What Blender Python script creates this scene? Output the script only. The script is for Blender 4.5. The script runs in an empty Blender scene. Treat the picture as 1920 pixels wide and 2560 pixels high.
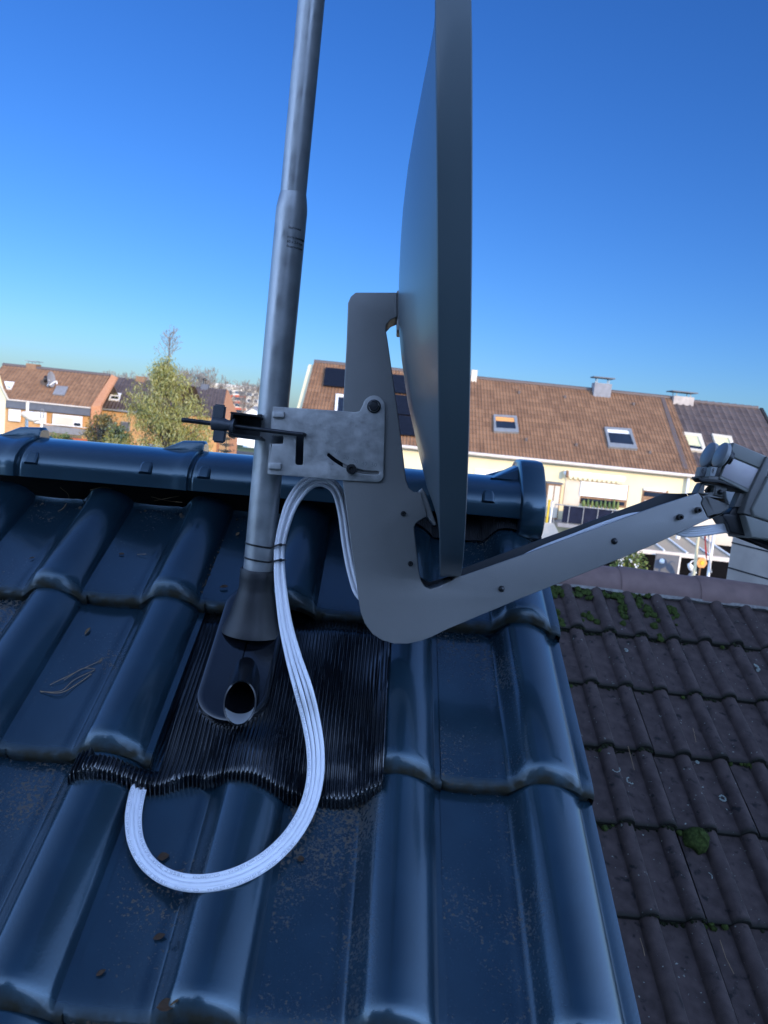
import bpy, bmesh, math, random
from mathutils import Vector, Matrix, noise
R = math.radians
random.seed(7)
S = bpy.context.scene
COL = S.collection

# ------------------------------------------------------------------ camera
F, PITCH, ROLL = 1923.0, R(7.0), R(5.8)
EYE = Vector((0, 0, 6.5))
FW = Vector((0, math.cos(PITCH), -math.sin(PITCH)))
UP0 = Vector((0, math.sin(PITCH), math.cos(PITCH)))
RI = Vector((1, 0, 0)) * math.cos(ROLL) + UP0 * math.sin(ROLL)
UI = Vector((-1, 0, 0)) * math.sin(ROLL) + UP0 * math.cos(ROLL)
cd = bpy.data.cameras.new('camera')
cam = bpy.data.objects.new('camera', cd)
COL.objects.link(cam)
m3 = Matrix((RI, UI, -FW)).transposed()
cam.matrix_world = Matrix.Translation(EYE) @ m3.to_4x4()
cd.sensor_fit = 'VERTICAL'
cd.sensor_height = 36
cd.lens = 36 * F / 2560
cd.clip_start = 0.05
cd.clip_end = 3000
cd.dof.use_dof = True
cd.dof.focus_distance = 1.38
cd.dof.aperture_fstop = 9.5
S.camera = cam

# ------------------------------------------------------------------ light
SUN_EL, SUN_AZ = R(13.5), R(35)          # sun behind the camera, to the right
sdir = Vector((math.sin(SUN_AZ) * math.cos(SUN_EL), -math.cos(SUN_AZ) * math.cos(SUN_EL), math.sin(SUN_EL)))
sl = bpy.data.lights.new('sun', 'SUN')
sl.energy = 3.3
sl.angle = R(0.5)
sl.color = (1.0, 0.74, 0.42)
so = bpy.data.objects.new('sun', sl)
COL.objects.link(so)
so.rotation_euler = sdir.to_track_quat('Z', 'Y').to_euler()
W = bpy.data.worlds.new('World')
S.world = W
W.use_nodes = True
wn = W.node_tree.nodes
wl = W.node_tree.links
sky = wn.new('ShaderNodeTexSky')
sky.sky_type = 'NISHITA'
sky.sun_disc = False
sky.sun_elevation = SUN_EL
sky.sun_rotation = math.pi - SUN_AZ
sky.air_density = 1.0
sky.dust_density = 0.35
sky.ozone_density = 3.2
hs = wn.new('ShaderNodeHueSaturation')
hs.inputs['Saturation'].default_value = 1.16
wl.new(sky.outputs[0], hs.inputs['Color'])
bgn = wn['Background']
wb = wn.new('ShaderNodeMix')                       # the camera's white balance on the sky light
wb.data_type = 'RGBA'; wb.blend_type = 'MULTIPLY'; wb.inputs['Factor'].default_value = 1
wb.inputs['B'].default_value = (.40, .60, 1.0, 1)
wl.new(hs.outputs[0], wb.inputs['A'])
# fill glow added behind and beside the viewer, to brighten the shaded foreground
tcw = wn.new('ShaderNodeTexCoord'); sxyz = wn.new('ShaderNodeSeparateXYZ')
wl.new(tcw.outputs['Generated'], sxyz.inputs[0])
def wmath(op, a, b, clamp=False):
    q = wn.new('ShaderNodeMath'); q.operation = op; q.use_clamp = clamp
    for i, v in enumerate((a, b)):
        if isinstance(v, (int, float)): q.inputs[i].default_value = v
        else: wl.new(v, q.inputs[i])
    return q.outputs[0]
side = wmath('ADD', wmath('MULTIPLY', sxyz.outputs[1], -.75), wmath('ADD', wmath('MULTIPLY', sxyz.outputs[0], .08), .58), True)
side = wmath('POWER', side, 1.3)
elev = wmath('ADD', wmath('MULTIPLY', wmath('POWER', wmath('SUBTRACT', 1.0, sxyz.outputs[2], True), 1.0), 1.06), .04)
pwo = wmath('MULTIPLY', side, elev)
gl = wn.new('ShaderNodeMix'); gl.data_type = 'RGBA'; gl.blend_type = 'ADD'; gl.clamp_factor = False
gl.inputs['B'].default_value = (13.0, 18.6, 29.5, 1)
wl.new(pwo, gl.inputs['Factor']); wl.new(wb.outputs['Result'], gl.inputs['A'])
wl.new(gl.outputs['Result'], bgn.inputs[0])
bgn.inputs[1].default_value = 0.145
S.view_settings.view_transform = 'Standard'
S.view_settings.look = 'None'
S.view_settings.gamma = 1
S.view_settings.exposure = 0.35
S.cycles.max_bounces = 6

# ------------------------------------------------------------------ helpers
def ray(px, py):
    return FW + RI * ((px - 960) / F) - UI * ((py - 1280) / F)
def at(px, py, Y):
    d = ray(px, py)
    return EYE + d * (Y / d.y)
def az(px, py, z):
    return EYE + ray(px, py) * z
def plane_hit(px, py, P, N):
    d = ray(px, py)
    return EYE + d * ((P - EYE).dot(N) / d.dot(N))

ORG = {}
def tag(o, label, cat, group=None, kind=None):
    o['label'] = label
    o['category'] = cat
    if group: o['group'] = group
    if kind: o['kind'] = kind
    return o
def thing(name, label, cat, loc=(0, 0, 0), group=None):
    o = bpy.data.objects.new(name, None)
    o.empty_display_size = .1
    COL.objects.link(o)
    o.location = loc
    ORG[o.name] = Vector(loc)
    return tag(o, label, cat, group)
def to_me(name, bm, smooth=True, angle=40):
    me = bpy.data.meshes.new(name)
    bmesh.ops.recalc_face_normals(bm, faces=bm.faces)
    bm.to_mesh(me)
    bm.free()
    if smooth:
        for p in me.polygons: p.use_smooth = True
        me.set_sharp_from_angle(angle=R(angle))
    return me
def part(name, me, mat, parent=None, smooth=True, angle=40):
    """world-space mesh (or bmesh) -> object; a top-level one gets its own base as origin"""
    if isinstance(me, bmesh.types.BMesh): me = to_me(name, me, smooth, angle)
    o = bpy.data.objects.new(name, me)
    COL.objects.link(o)
    if parent is None:
        xs = [v.co for v in me.vertices]
        lo = Vector([min(c[i] for c in xs) for i in range(3)]); hi = Vector([max(c[i] for c in xs) for i in range(3)])
        g = Vector(((lo.x + hi.x) / 2, (lo.y + hi.y) / 2, lo.z))
        o.location = g
    else:
        g = ORG[parent.name]
        o.parent = parent
    me.transform(Matrix.Translation(-g))
    ORG[o.name] = g
    if mat: me.materials.append(mat)
    return o
def struct(name, bm, mat):
    o = part(name, bm, mat, None, False)
    o['kind'] = 'structure'
    return o
def box(bm, c, s, rot=None):
    r = bmesh.ops.create_cube(bm, size=1)
    M = Matrix.Translation(c) @ (rot.to_4x4() if rot is not None else Matrix.Identity(4)) @ Matrix.Diagonal((*s, 1))
    bmesh.ops.transform(bm, matrix=M, verts=r['verts'])
    return r['verts']
def rbox(bm, c, s, rot=None, b=.004, seg=2):
    t = bmesh.new()
    box(t, (0, 0, 0), s)
    bmesh.ops.bevel(t, geom=list(t.edges), offset=b, segments=seg, affect='EDGES')
    t.transform(Matrix.Translation(c) @ (rot.to_4x4() if rot is not None else Matrix.Identity(4)))
    join(bm, t)
def join(bm, t):
    me = bpy.data.meshes.new('tmp')
    t.to_mesh(me); t.free()
    bm.from_mesh(me)
    bpy.data.meshes.remove(me)
def frame(d):
    d = d.normalized()
    a = Vector((0, 0, 1)) if abs(d.z) < .9 else Vector((0, 1, 0))
    x = d.cross(a).normalized()
    return x, d.cross(x).normalized()
def tube(bm, pts, r, seg=8, cap=True):
    pts = [Vector(p) for p in pts]
    rs = r if isinstance(r, (list, tuple)) else [r] * len(pts)
    x = None
    rings = []
    for i, p in enumerate(pts):
        d = (pts[min(i + 1, len(pts) - 1)] - pts[max(i - 1, 0)]).normalized()
        if x is None: x, y = frame(d)
        else:
            x = (x - d * x.dot(d)).normalized(); y = d.cross(x)
        rings.append([bm.verts.new(p + (x * math.cos(2 * math.pi * k / seg) + y * math.sin(2 * math.pi * k / seg)) * rs[i]) for k in range(seg)])
    for a, b in zip(rings, rings[1:]):
        for k in range(seg): bm.faces.new((a[k], a[(k + 1) % seg], b[(k + 1) % seg], b[k]))
    if cap:
        bm.faces.new(rings[0][::-1]); bm.faces.new(rings[-1])
def lathe(bm, prof, P, d, seg=32, cap=False):
    """prof = [(radius, height along d)]"""
    d = Vector(d).normalized(); x, y = frame(d); P = Vector(P)
    rings = [[bm.verts.new(P + d * h + (x * math.cos(2 * math.pi * k / seg) + y * math.sin(2 * math.pi * k / seg)) * r) for k in range(seg)] for r, h in prof]
    for a, b in zip(rings, rings[1:]):
        for k in range(seg): bm.faces.new((a[k], a[(k + 1) % seg], b[(k + 1) % seg], b[k]))
    if cap:
        bm.faces.new(rings[0][::-1]); bm.faces.new(rings[-1])
def quad(bm, a, b, c, d):
    return bm.faces.new([bm.verts.new(v) for v in (a, b, c, d)])
def slab(bm, pts, nrm, th):
    """flat polygon given thickness th against nrm"""
    nrm = Vector(nrm).normalized()
    f = [bm.verts.new(Vector(p)) for p in pts]; g = [bm.verts.new(Vector(p) - nrm * th) for p in pts]
    bm.faces.new(f); bm.faces.new(g[::-1])
    n = len(f)
    for i in range(n): bm.faces.new((f[i], g[i], g[(i + 1) % n], f[(i + 1) % n]))
def catmull(P, n=10):
    P = [Vector(p) for p in P]
    Q = [P[0] * 2 - P[1]] + P + [P[-1] * 2 - P[-2]]
    out = []
    for i in range(1, len(Q) - 2):
        a, b, c, d = Q[i - 1:i + 3]
        for k in range(n):
            t = k / n
            out.append(.5 * ((2 * b) + (c - a) * t + (2 * a - 5 * b + 4 * c - d) * t * t + (3 * b - a - 3 * c + d) * t ** 3))
    out.append(P[-1])
    return out
def sheet(outline, holes, th, bev, M, res=3):
    """cut plate: 2D outline with holes, extruded and bevelled (a curve turned into a mesh)"""
    cu = bpy.data.curves.new('tmp', 'CURVE')
    cu.dimensions = '2D'; cu.fill_mode = 'BOTH'
    cu.extrude = th / 2 - bev; cu.bevel_depth = bev; cu.bevel_resolution = res; cu.offset = -bev
    for loop in [outline] + holes:
        s = cu.splines.new('POLY'); s.points.add(len(loop) - 1); s.use_cyclic_u = True
        for q, p in zip(s.points, loop): q.co = (p[0], p[1], 0, 1)
    ob = bpy.data.objects.new('tmp', cu); COL.objects.link(ob)
    dg = bpy.context.evaluated_depsgraph_get()
    me = bpy.data.meshes.new_from_object(ob.evaluated_get(dg))
    bpy.data.objects.remove(ob); bpy.data.curves.remove(cu)
    bm = bmesh.new(); bm.from_mesh(me); bpy.data.meshes.remove(me)
    bmesh.ops.remove_doubles(bm, verts=bm.verts, dist=1e-6)
    bm.transform(M)
    return bm
def text_me(body, size, M, th=.0002, align='LEFT'):
    cu = bpy.data.curves.new('tmp', 'FONT')
    cu.body = body; cu.size = size; cu.extrude = th; cu.align_x = align; cu.align_y = 'CENTER'; cu.resolution_u = 2
    ob = bpy.data.objects.new('tmp', cu); COL.objects.link(ob)
    dg = bpy.context.evaluated_depsgraph_get()
    me = bpy.data.meshes.new_from_object(ob.evaluated_get(dg))
    bpy.data.objects.remove(ob); bpy.data.curves.remove(cu)
    bm = bmesh.new(); bm.from_mesh(me); bpy.data.meshes.remove(me)
    bm.transform(M)
    return bm
def arc(cx, cy, r, a0, a1, n):
    return [(cx + r * math.cos(R(a0 + (a1 - a0) * i / n)), cy + r * math.sin(R(a0 + (a1 - a0) * i / n))) for i in range(n + 1)]
def round_poly(P, rad, n=5):
    """round the corners of a 2D polygon, rad = one radius or one per corner"""
    out = []
    N = len(P)
    for i in range(N):
        p = Vector(P[i]); a = Vector(P[i - 1]) - p; b = Vector(P[(i + 1) % N]) - p
        r = rad[i] if isinstance(rad, (list, tuple)) else rad
        r = min(r, a.length * .48, b.length * .48)
        if r < 1e-6: out.append(tuple(p)); continue
        s = p + a.normalized() * r; e = p + b.normalized() * r
        for k in range(n + 1):
            t = k / n
            out.append(tuple(s * (1 - t) ** 2 + p * 2 * t * (1 - t) + e * t * t))
    return out

# ------------------------------------------------------------------ materials
def mat(name, col, rough=.5, metal=0., var=.15, scale=12., bump=0., bscale=60., spec=.5, coat=0., col2=None, det=5, rvar=.0):
    m = bpy.data.materials.new(name); m.use_nodes = True
    n = m.node_tree.nodes; l = m.node_tree.links
    b = n['Principled BSDF']
    b.inputs['Roughness'].default_value = rough; b.inputs['Metallic'].default_value = metal
    b.inputs['Specular IOR Level'].default_value = spec
    b.inputs['Coat Weight'].default_value = coat; b.inputs['Coat Roughness'].default_value = .12
    tc = n.new('ShaderNodeTexCoord')
    nz = n.new('ShaderNodeTexNoise'); nz.inputs['Scale'].default_value = scale; nz.inputs['Detail'].default_value = det
    l.new(tc.outputs['Object'], nz.inputs['Vector'])
    rp = n.new('ShaderNodeValToRGB'); rp.color_ramp.elements[0].position = .3; rp.color_ramp.elements[1].position = .7
    c2 = col2 or tuple(min(1, c * (1 + var)) for c in col)
    c1 = tuple(c * (1 - var) for c in col) if not col2 else col
    rp.color_ramp.elements[0].color = (*c1, 1); rp.color_ramp.elements[1].color = (*c2, 1)
    l.new(nz.outputs[0], rp.inputs[0]); l.new(rp.outputs[0], b.inputs['Base Color'])
    if rvar:
        mr = n.new('ShaderNodeMapRange'); mr.inputs[3].default_value = rough - rvar; mr.inputs[4].default_value = rough + rvar
        mr.inputs[1].default_value = .3; mr.inputs[2].default_value = .7
        l.new(nz.outputs[0], mr.inputs[0]); l.new(mr.outputs[0], b.inputs['Roughness'])
    if bump:
        nb = n.new('ShaderNodeTexNoise'); nb.inputs['Scale'].default_value = bscale; nb.inputs['Detail'].default_value = 4
        l.new(tc.outputs['Object'], nb.inputs['Vector'])
        bp = n.new('ShaderNodeBump'); bp.inputs['Strength'].default_value = bump; bp.inputs['Distance'].default_value = .02 if bscale < 20 else .002
        l.new(nb.outputs[0], bp.inputs['Height']); l.new(bp.outputs[0], b.inputs['Normal'])
    return m
def glazed_tile(name='glazed_clay', lo=.985):
    """dark blue-black glazed clay: fine pores, lichen bloom, a dirty lower edge"""
    m = mat(name, (.008, .021, .033), .25, 0, .3, 9, .14, 240, .9, .6)
    n = m.node_tree.nodes; l = m.node_tree.links; b = n['Principled BSDF']
    b.inputs['Specular Tint'].default_value = (.50, .80, 1, 1)
    tc = n['Texture Coordinate']
    base = b.inputs['Base Color'].links[0].from_socket
    oi = n.new('ShaderNodeObjectInfo')
    ad = n.new('ShaderNodeVectorMath'); ad.operation = 'MULTIPLY_ADD'
    l.new(oi.outputs['Random'], ad.inputs[0]); ad.inputs[1].default_value = (17, 31, 11); l.new(tc.outputs['Object'], ad.inputs[2])
    # lichen / mineral bloom in patches
    n1 = n.new('ShaderNodeTexNoise'); n1.inputs['Scale'].default_value = 6; n1.inputs['Detail'].default_value = 3
    n2 = n.new('ShaderNodeTexNoise'); n2.inputs['Scale'].default_value = 190; n2.inputs['Detail'].default_value = 6; n2.inputs['Roughness'].default_value = .7
    l.new(ad.outputs[0], n1.inputs['Vector']); l.new(ad.outputs[0], n2.inputs['Vector'])
    mu = n.new('ShaderNodeMath'); mu.operation = 'MULTIPLY_ADD'; mu.inputs[1].default_value = .62
    l.new(n1.outputs[0], mu.inputs[0]); l.new(n2.outputs[0], mu.inputs[2])
    rp = n.new('ShaderNodeValToRGB'); rp.color_ramp.elements[0].position = lo; rp.color_ramp.elements[1].position = lo + .09
    l.new(mu.outputs[0], rp.inputs[0])
    mx = n.new('ShaderNodeMix'); mx.data_type = 'RGBA'; mx.inputs['B'].default_value = (.095, .076, .058, 1)
    sx = n.new('ShaderNodeSeparateXYZ'); l.new(tc.outputs['Object'], sx.inputs[0])
    pm = n.new('ShaderNodeMapRange'); pm.inputs[1].default_value = .145; pm.inputs[2].default_value = .095; l.new(sx.outputs[0], pm.inputs[0])
    bl = n.new('ShaderNodeMath'); bl.operation = 'MULTIPLY'; l.new(rp.outputs[0], bl.inputs[0]); l.new(pm.outputs[0], bl.inputs[1])
    l.new(bl.outputs[0], mx.inputs['Factor']); l.new(base, mx.inputs['A'])
    # dirt on the lower lip (local y near 0)
    sp = n.new('ShaderNodeSeparateXYZ'); l.new(tc.outputs['Object'], sp.inputs[0])
    mr = n.new('ShaderNodeMapRange'); mr.inputs[1].default_value = .016; mr.inputs[2].default_value = .001; l.new(sp.outputs[1], mr.inputs[0])
    n3 = n.new('ShaderNodeTexNoise'); n3.inputs['Scale'].default_value = 45; l.new(ad.outputs[0], n3.inputs['Vector'])
    n3b = n.new('ShaderNodeMath'); n3b.operation = 'MULTIPLY'; n3b.inputs[1].default_value = 1.7; l.new(n3.outputs[0], n3b.inputs[0])
    m2 = n.new('ShaderNodeMath'); m2.operation = 'MULTIPLY'; m2.use_clamp = True; l.new(mr.outputs[0], m2.inputs[0]); l.new(n3b.outputs[0], m2.inputs[1])
    mx2 = n.new('ShaderNodeMix'); mx2.data_type = 'RGBA'; mx2.inputs['B'].default_value = (.024, .021, .013, 1)
    l.new(m2.outputs[0], mx2.inputs['Factor']); l.new(mx.outputs['Result'], mx2.inputs['A'])
    l.new(mx2.outputs['Result'], b.inputs['Base Color'])
    cw = n.new('ShaderNodeMapRange'); cw.inputs[3].default_value = .6; cw.inputs[4].default_value = 0
    rr = n.new('ShaderNodeMix'); rr.data_type = 'FLOAT'; rr.inputs['A'].default_value = .25; rr.inputs['B'].default_value = .8
    mm = n.new('ShaderNodeMath'); mm.operation = 'MAXIMUM'; l.new(bl.outputs[0], mm.inputs[0]); l.new(m2.outputs[0], mm.inputs[1])
    l.new(mm.outputs[0], cw.inputs[0]); l.new(cw.outputs[0], b.inputs['Coat Weight']); sw = n.new('ShaderNodeMapRange'); sw.inputs[3].default_value = .9; sw.inputs[4].default_value = .2; l.new(mm.outputs[0], sw.inputs[0]); l.new(sw.outputs[0], b.inputs['Specular IOR Level'])
    l.new(mm.outputs[0], rr.inputs['Factor']); l.new(rr.outputs['Result'], b.inputs['Roughness'])
    return m
def concrete_tile():
    m = mat('weathered_concrete_tile', (.050, .036, .034), .85, 0, .35, 22, .6, 420, .25)
    n = m.node_tree.nodes; l = m.node_tree.links; b = n['Principled BSDF']; tc = n['Texture Coordinate']
    base = b.inputs['Base Color'].links[0].from_socket
    oi = n.new('ShaderNodeObjectInfo')
    ad = n.new('ShaderNodeVectorMath'); ad.operation = 'MULTIPLY_ADD'
    l.new(oi.outputs['Random'], ad.inputs[0]); ad.inputs[1].default_value = (13, 27, 7); l.new(tc.outputs['Object'], ad.inputs[2])
    def spots(sc, lo, hi, col, prev):
        nz = n.new('ShaderNodeTexNoise'); nz.inputs['Scale'].default_value = sc; nz.inputs['Detail'].default_value = 3
        l.new(ad.outputs[0], nz.inputs['Vector'])
        rp = n.new('ShaderNodeValToRGB'); rp.color_ramp.elements[0].position = lo; rp.color_ramp.elements[1].position = hi
        l.new(nz.outputs[0], rp.inputs[0])
        mx = n.new('ShaderNodeMix'); mx.data_type = 'RGBA'; mx.inputs['B'].default_value = (*col, 1)
        l.new(rp.outputs[0], mx.inputs['Factor']); l.new(prev, mx.inputs['A'])
        return mx.outputs['Result']
    c = spots(30, .60, .72, (.012, .011, .012), base)
    c = spots(75, .70, .73, (.20, .22, .20), c)
    sp = n.new('ShaderNodeSeparateXYZ'); l.new(tc.outputs['Object'], sp.inputs[0])
    mr = n.new('ShaderNodeMapRange'); mr.inputs[1].default_value = .018; mr.inputs[2].default_value = -.002; l.new(sp.outputs[1], mr.inputs[0])
    mx = n.new('ShaderNodeMix'); mx.data_type = 'RGBA'; mx.inputs['B'].default_value = (.010, .011, .008, 1)
    l.new(mr.outputs[0], mx.inputs['Factor']); l.new(c, mx.inputs['A']); l.new(mx.outputs['Result'], b.inputs['Base Color'])
    return m
def roof_mat(name, col, col2, tw, tl, rough=.75):
    """tiles far away: every tile its own tint (object x along the eave, y up the slope)"""
    m = bpy.data.materials.new(name); m.use_nodes = True
    n = m.node_tree.nodes; l = m.node_tree.links; b = n['Principled BSDF']
    b.inputs['Roughness'].default_value = rough
    uv = n.new('ShaderNodeUVMap')
    sc = n.new('ShaderNodeVectorMath'); sc.operation = 'DIVIDE'; sc.inputs[1].default_value = (tw, tl, 1); l.new(uv.outputs[0], sc.inputs[0])
    fl = n.new('ShaderNodeVectorMath'); fl.operation = 'FLOOR'; l.new(sc.outputs[0], fl.inputs[0])
    wnz = n.new('ShaderNodeTexWhiteNoise'); wnz.noise_dimensions = '2D'; l.new(fl.outputs[0], wnz.inputs['Vector'])
    nz = n.new('ShaderNodeTexNoise'); nz.inputs['Scale'].default_value = .8; nz.inputs['Detail'].default_value = 6; l.new(uv.outputs[0], nz.inputs['Vector'])
    mu = n.new('ShaderNodeMath'); mu.operation = 'MULTIPLY_ADD'; mu.inputs[1].default_value = .55; l.new(wnz.outputs[0], mu.inputs[0])
    m3_ = n.new('ShaderNodeMath'); m3_.operation = 'MULTIPLY'; m3_.inputs[1].default_value = .55; l.new(nz.outputs[0], m3_.inputs[0]); l.new(m3_.outputs[0], mu.inputs[2])
    rp = n.new('ShaderNodeValToRGB'); rp.color_ramp.elements[0].position = .15; rp.color_ramp.elements[1].position = .9
    rp.color_ramp.elements[0].color = (*col, 1); rp.color_ramp.elements[1].color = (*col2, 1)
    l.new(mu.outputs[0], rp.inputs[0]); l.new(rp.outputs[0], b.inputs['Base Color'])
    return m
def brick_mat(name, c1, c2, mortar, scale=1.0):
    m = bpy.data.materials.new(name); m.use_nodes = True
    n = m.node_tree.nodes; l = m.node_tree.links; b = n['Principled BSDF']; b.inputs['Roughness'].default_value = .85
    tc = n.new('ShaderNodeTexCoord')
    sp = n.new('ShaderNodeSeparateXYZ'); l.new(tc.outputs['Object'], sp.inputs[0])
    a = n.new('ShaderNodeMath'); l.new(sp.outputs[0], a.inputs[0]); l.new(sp.outputs[1], a.inputs[1])
    cb = n.new('ShaderNodeCombineXYZ'); l.new(a.outputs[0], cb.inputs[0]); l.new(sp.outputs[2], cb.inputs[1])
    bt = n.new('ShaderNodeTexBrick'); l.new(cb.outputs[0], bt.inputs['Vector'])
    bt.inputs['Color1'].default_value = (*c1, 1); bt.inputs['Color2'].default_value = (*c2, 1); bt.inputs['Mortar'].default_value = (*mortar, 1)
    bt.inputs['Scale'].default_value = scale; bt.inputs['Brick Width'].default_value = .25; bt.inputs['Row Height'].default_value = .083; bt.inputs['Mortar Size'].default_value = .008
    l.new(bt.outputs[0], b.inputs['Base Color'])
    return m

M = dict(
    tile=glazed_tile(), tile_worn=glazed_tile('glazed_clay_with_bloom', .82), tile_soft=glazed_tile('glazed_clay_some_bloom', .90),
    ridge=mat('glazed_clay_ridge', (.009, .024, .038), .30, 0, .2, 9, .10, 240, .9, .6), conc=concrete_tile(),
    deck=mat('roof_underlay', (.012, .012, .014), .9),
    galv=mat('galvanised_steel', (.38, .385, .39), .42, .65, .16, 34, .10, 90, rvar=.10),
    plate=mat('galvanised_plate', (.42, .41, .40), .44, .5, .20, 48, .25, 120, rvar=.10),
    graph=mat('graphite_powder_coat', (.235, .23, .225), .38, .40, .05, 6, .22, 900, .5),
    dish=mat('graphite_smooth_paint', (.056, .080, .094), .34, .0, .06, 3, 0, 60, .5, .15),
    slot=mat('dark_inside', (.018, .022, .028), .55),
    black=mat('black_plastic', (.012, .012, .014), .38),
    steelblk=mat('blackened_steel', (.05, .052, .058), .36, .7, .3, 60),
    wing=mat('grey_cast_metal', (.075, .082, .095), .45, .4, .1, 50, .1, 500),
    rubber=mat('black_rubber', (.011, .012, .015), .5, 0, .3, 30, .1, 300),
    flash=mat('black_plastic_sheet', (.003, .004, .006), .16, 0, .3, 20, .10, 140, .7, .7),
    pvc=mat('glossy_black_pipe', (.006, .007, .009), .2, 0, .3, 14, 0, 60, .5),
    inner=mat('pale_grey_duct_floor', (.26, .27, .28), .5),
    cable=mat('white_cable_sheath', (.74, .74, .78), .42, 0, .03, 60),
    ink=mat('grey_ink', (.34, .35, .40), .7),
    darkink=mat('black_ink', (.02, .02, .022), .7),
    capblue=mat('grey_feed_cap', (.27, .28, .29), .38, 0, .04, 9),
    lnbgrey=mat('light_grey_housing', (.20, .20, .185), .5, 0, .08, 14, .1, 700),
    lnbdark=mat('dark_grey_housing', (.13, .125, .12), .5, 0, .08, 14, .1, 700),
    foil=mat('foil_label', (.36, .34, .34), .42, .6, .18, 22, .1, 60, col2=(.30, .27, .30)),
    slate=mat('fibre_cement_cladding', (.42, .36, .31), .8, 0, .18, 5, .3, 150),
    cream=mat('cream_render', (.74, .64, .40), .9, 0, .05, 1.2, .2, 60),
    white=mat('white_paint', (.80, .78, .74), .6, 0, .05, 3),
    beige=mat('beige_panel', (.62, .54, .42), .7, 0, .05, 2),
    grey=mat('grey_panel', (.10, .105, .12), .6, 0, .12, 3),
    midgrey=mat('mid_grey_panel', (.22, .22, .23), .7, 0, .15, 4),
    navy=mat('navy_fabric_screen', (.014, .017, .034), .9, 0, .2, 4, spec=.1),
    glass=mat('window_glass', (.015, .022, .035), .08, 0, .2, 2, spec=.8),
    dark=mat('dark_interior', (.010, .010, .011), .8),
    wood=mat('brown_wood', (.24, .13, .065), .7, 0, .25, 14),
    yellow=mat('yellow_paint', (.75, .50, .03), .5),
    red=mat('red_cloth', (.50, .02, .025), .8),
    redroof=mat('red_clay_roof', (.45, .10, .05), .8, 0, .2, 8),
    orange=mat('orange_paint', (.75, .33, .10), .6),
    zinc=mat('zinc_trim', (.30, .31, .31), .5, .4, .12, 6),
    gutter=mat('white_gutter', (.62, .55, .47), .6, 0, .08, 4),
    panel=mat('solar_cell_glass', (.008, .009, .013), .12, 0, .3, 5, spec=.6),
    bark=mat('bark', (.13, .105, .085), .9, 0, .3, 18),
    twig=mat('pale_winter_twig', (.21, .165, .125), .9, 0, .2, 3),
    twigfar=mat('grey_winter_twig', (.26, .22, .18), .9, 0, .15, 1),
    moss=mat('moss', (.032, .046, .012), .95, 0, .5, 90, .9, 300, .1),
    lichen=mat('grey_lichen', (.30, .35, .31), .9, 0, .2, 120, .5, 400),
    leafbrown=mat('dead_leaf', (.11, .062, .035), .7, 0, .35, 60),
    needle=mat('dry_needle', (.23, .15, .08), .7, 0, .2, 60),
    humus=mat('leaf_litter', (.060, .042, .026), .9, 0, .5, 90, .9, 260),
    grass=mat('garden_grass', (.055, .085, .020), .95, 0, .35, 1.5),
    asphalt=mat('asphalt', (.055, .055, .058), .9, 0, .15, 2),
    screed=mat('pale_mortar', (.20, .19, .18), .9, 0, .3, 60, .6, 200),
    brick=brick_mat('yellow_orange_brick', (.52, .27, .10), (.60, .33, .13), (.50, .33, .18)),
    brick2=brick_mat('red_orange_brick', (.46, .19, .085), (.52, .235, .11), (.45, .25, .15)),
    rbrown=roof_mat('mid_brown_tiles', (.172, .086, .043), (.285, .152, .078), .30, .335),  # the tiles' own brown, tinted tile by tile
    rdark=roof_mat('dark_brown_tiles', (.070, .050, .044), (.120, .090, .080), .30, .335, .6),
    rorange=roof_mat('orange_tiles', (.27, .12, .05), (.36, .18, .08), .30, .335),
)
M['canopyglass'] = mat('dusty_canopy_glass', (.36, .29, .21), .5)
M['patioshade'] = mat('patio_shade_black', (.006, .006, .007), .9, spec=.05)  # near-black colour that stands for the shade inside the patio
M['ridge'].node_tree.nodes['Principled BSDF'].inputs['Specular Tint'].default_value = (.50, .80, 1, 1)
def leaf_mat(name, c1, c2, c3):
    m = bpy.data.materials.new(name); m.use_nodes = True
    n = m.node_tree.nodes; l = m.node_tree.links; b = n['Principled BSDF']; b.inputs['Roughness'].default_value = .6
    ge = n.new('ShaderNodeNewGeometry')
    rp = n.new('ShaderNodeValToRGB')
    rp.color_ramp.elements[0].color = (*c1, 1); rp.color_ramp.elements[1].color = (*c3, 1)
    e = rp.color_ramp.elements.new(.5); e.color = (*c2, 1)
    l.new(ge.outputs['Random Per Island'], rp.inputs[0]); l.new(rp.outputs[0], b.inputs['Base Color'])
    b.inputs['Transmission Weight'].default_value = 0
    b.inputs['Subsurface Weight'].default_value = 0
    return m
M['leaf'] = leaf_mat('willow_green_leaves', (.11, .12, .022), (.26, .25, .045), (.38, .37, .18))
M['autumn'] = leaf_mat('autumn_leaves', (.14, .12, .03), (.36, .21, .04), (.30, .27, .12))
M['spruce'] = leaf_mat('blue_spruce_needles', (.020, .030, .028), (.035, .048, .046), (.060, .075, .075))
M['hedge'] = leaf_mat('garden_plant_leaves', (.05, .09, .015), (.10, .15, .03), (.22, .24, .06))

# ------------------------------------------------------------------ ground, road
bm = bmesh.new(); box(bm, (0, 300, -.5), (2400, 2400, 1.0)); struct('ground', bm, M['grass'])
bm = bmesh.new(); quad(bm, (-200, 92, .004), (60, 92, .004), (60, 104, .004), (-200, 104, .004)); struct('road', bm, M['asphalt'])
bm = bmesh.new(); quad(bm, (-30, 19, .004), (40, 19, .004), (40, 31, .004), (-30, 31, .004)); struct('terrace_paving', bm, M['midgrey'])

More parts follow.
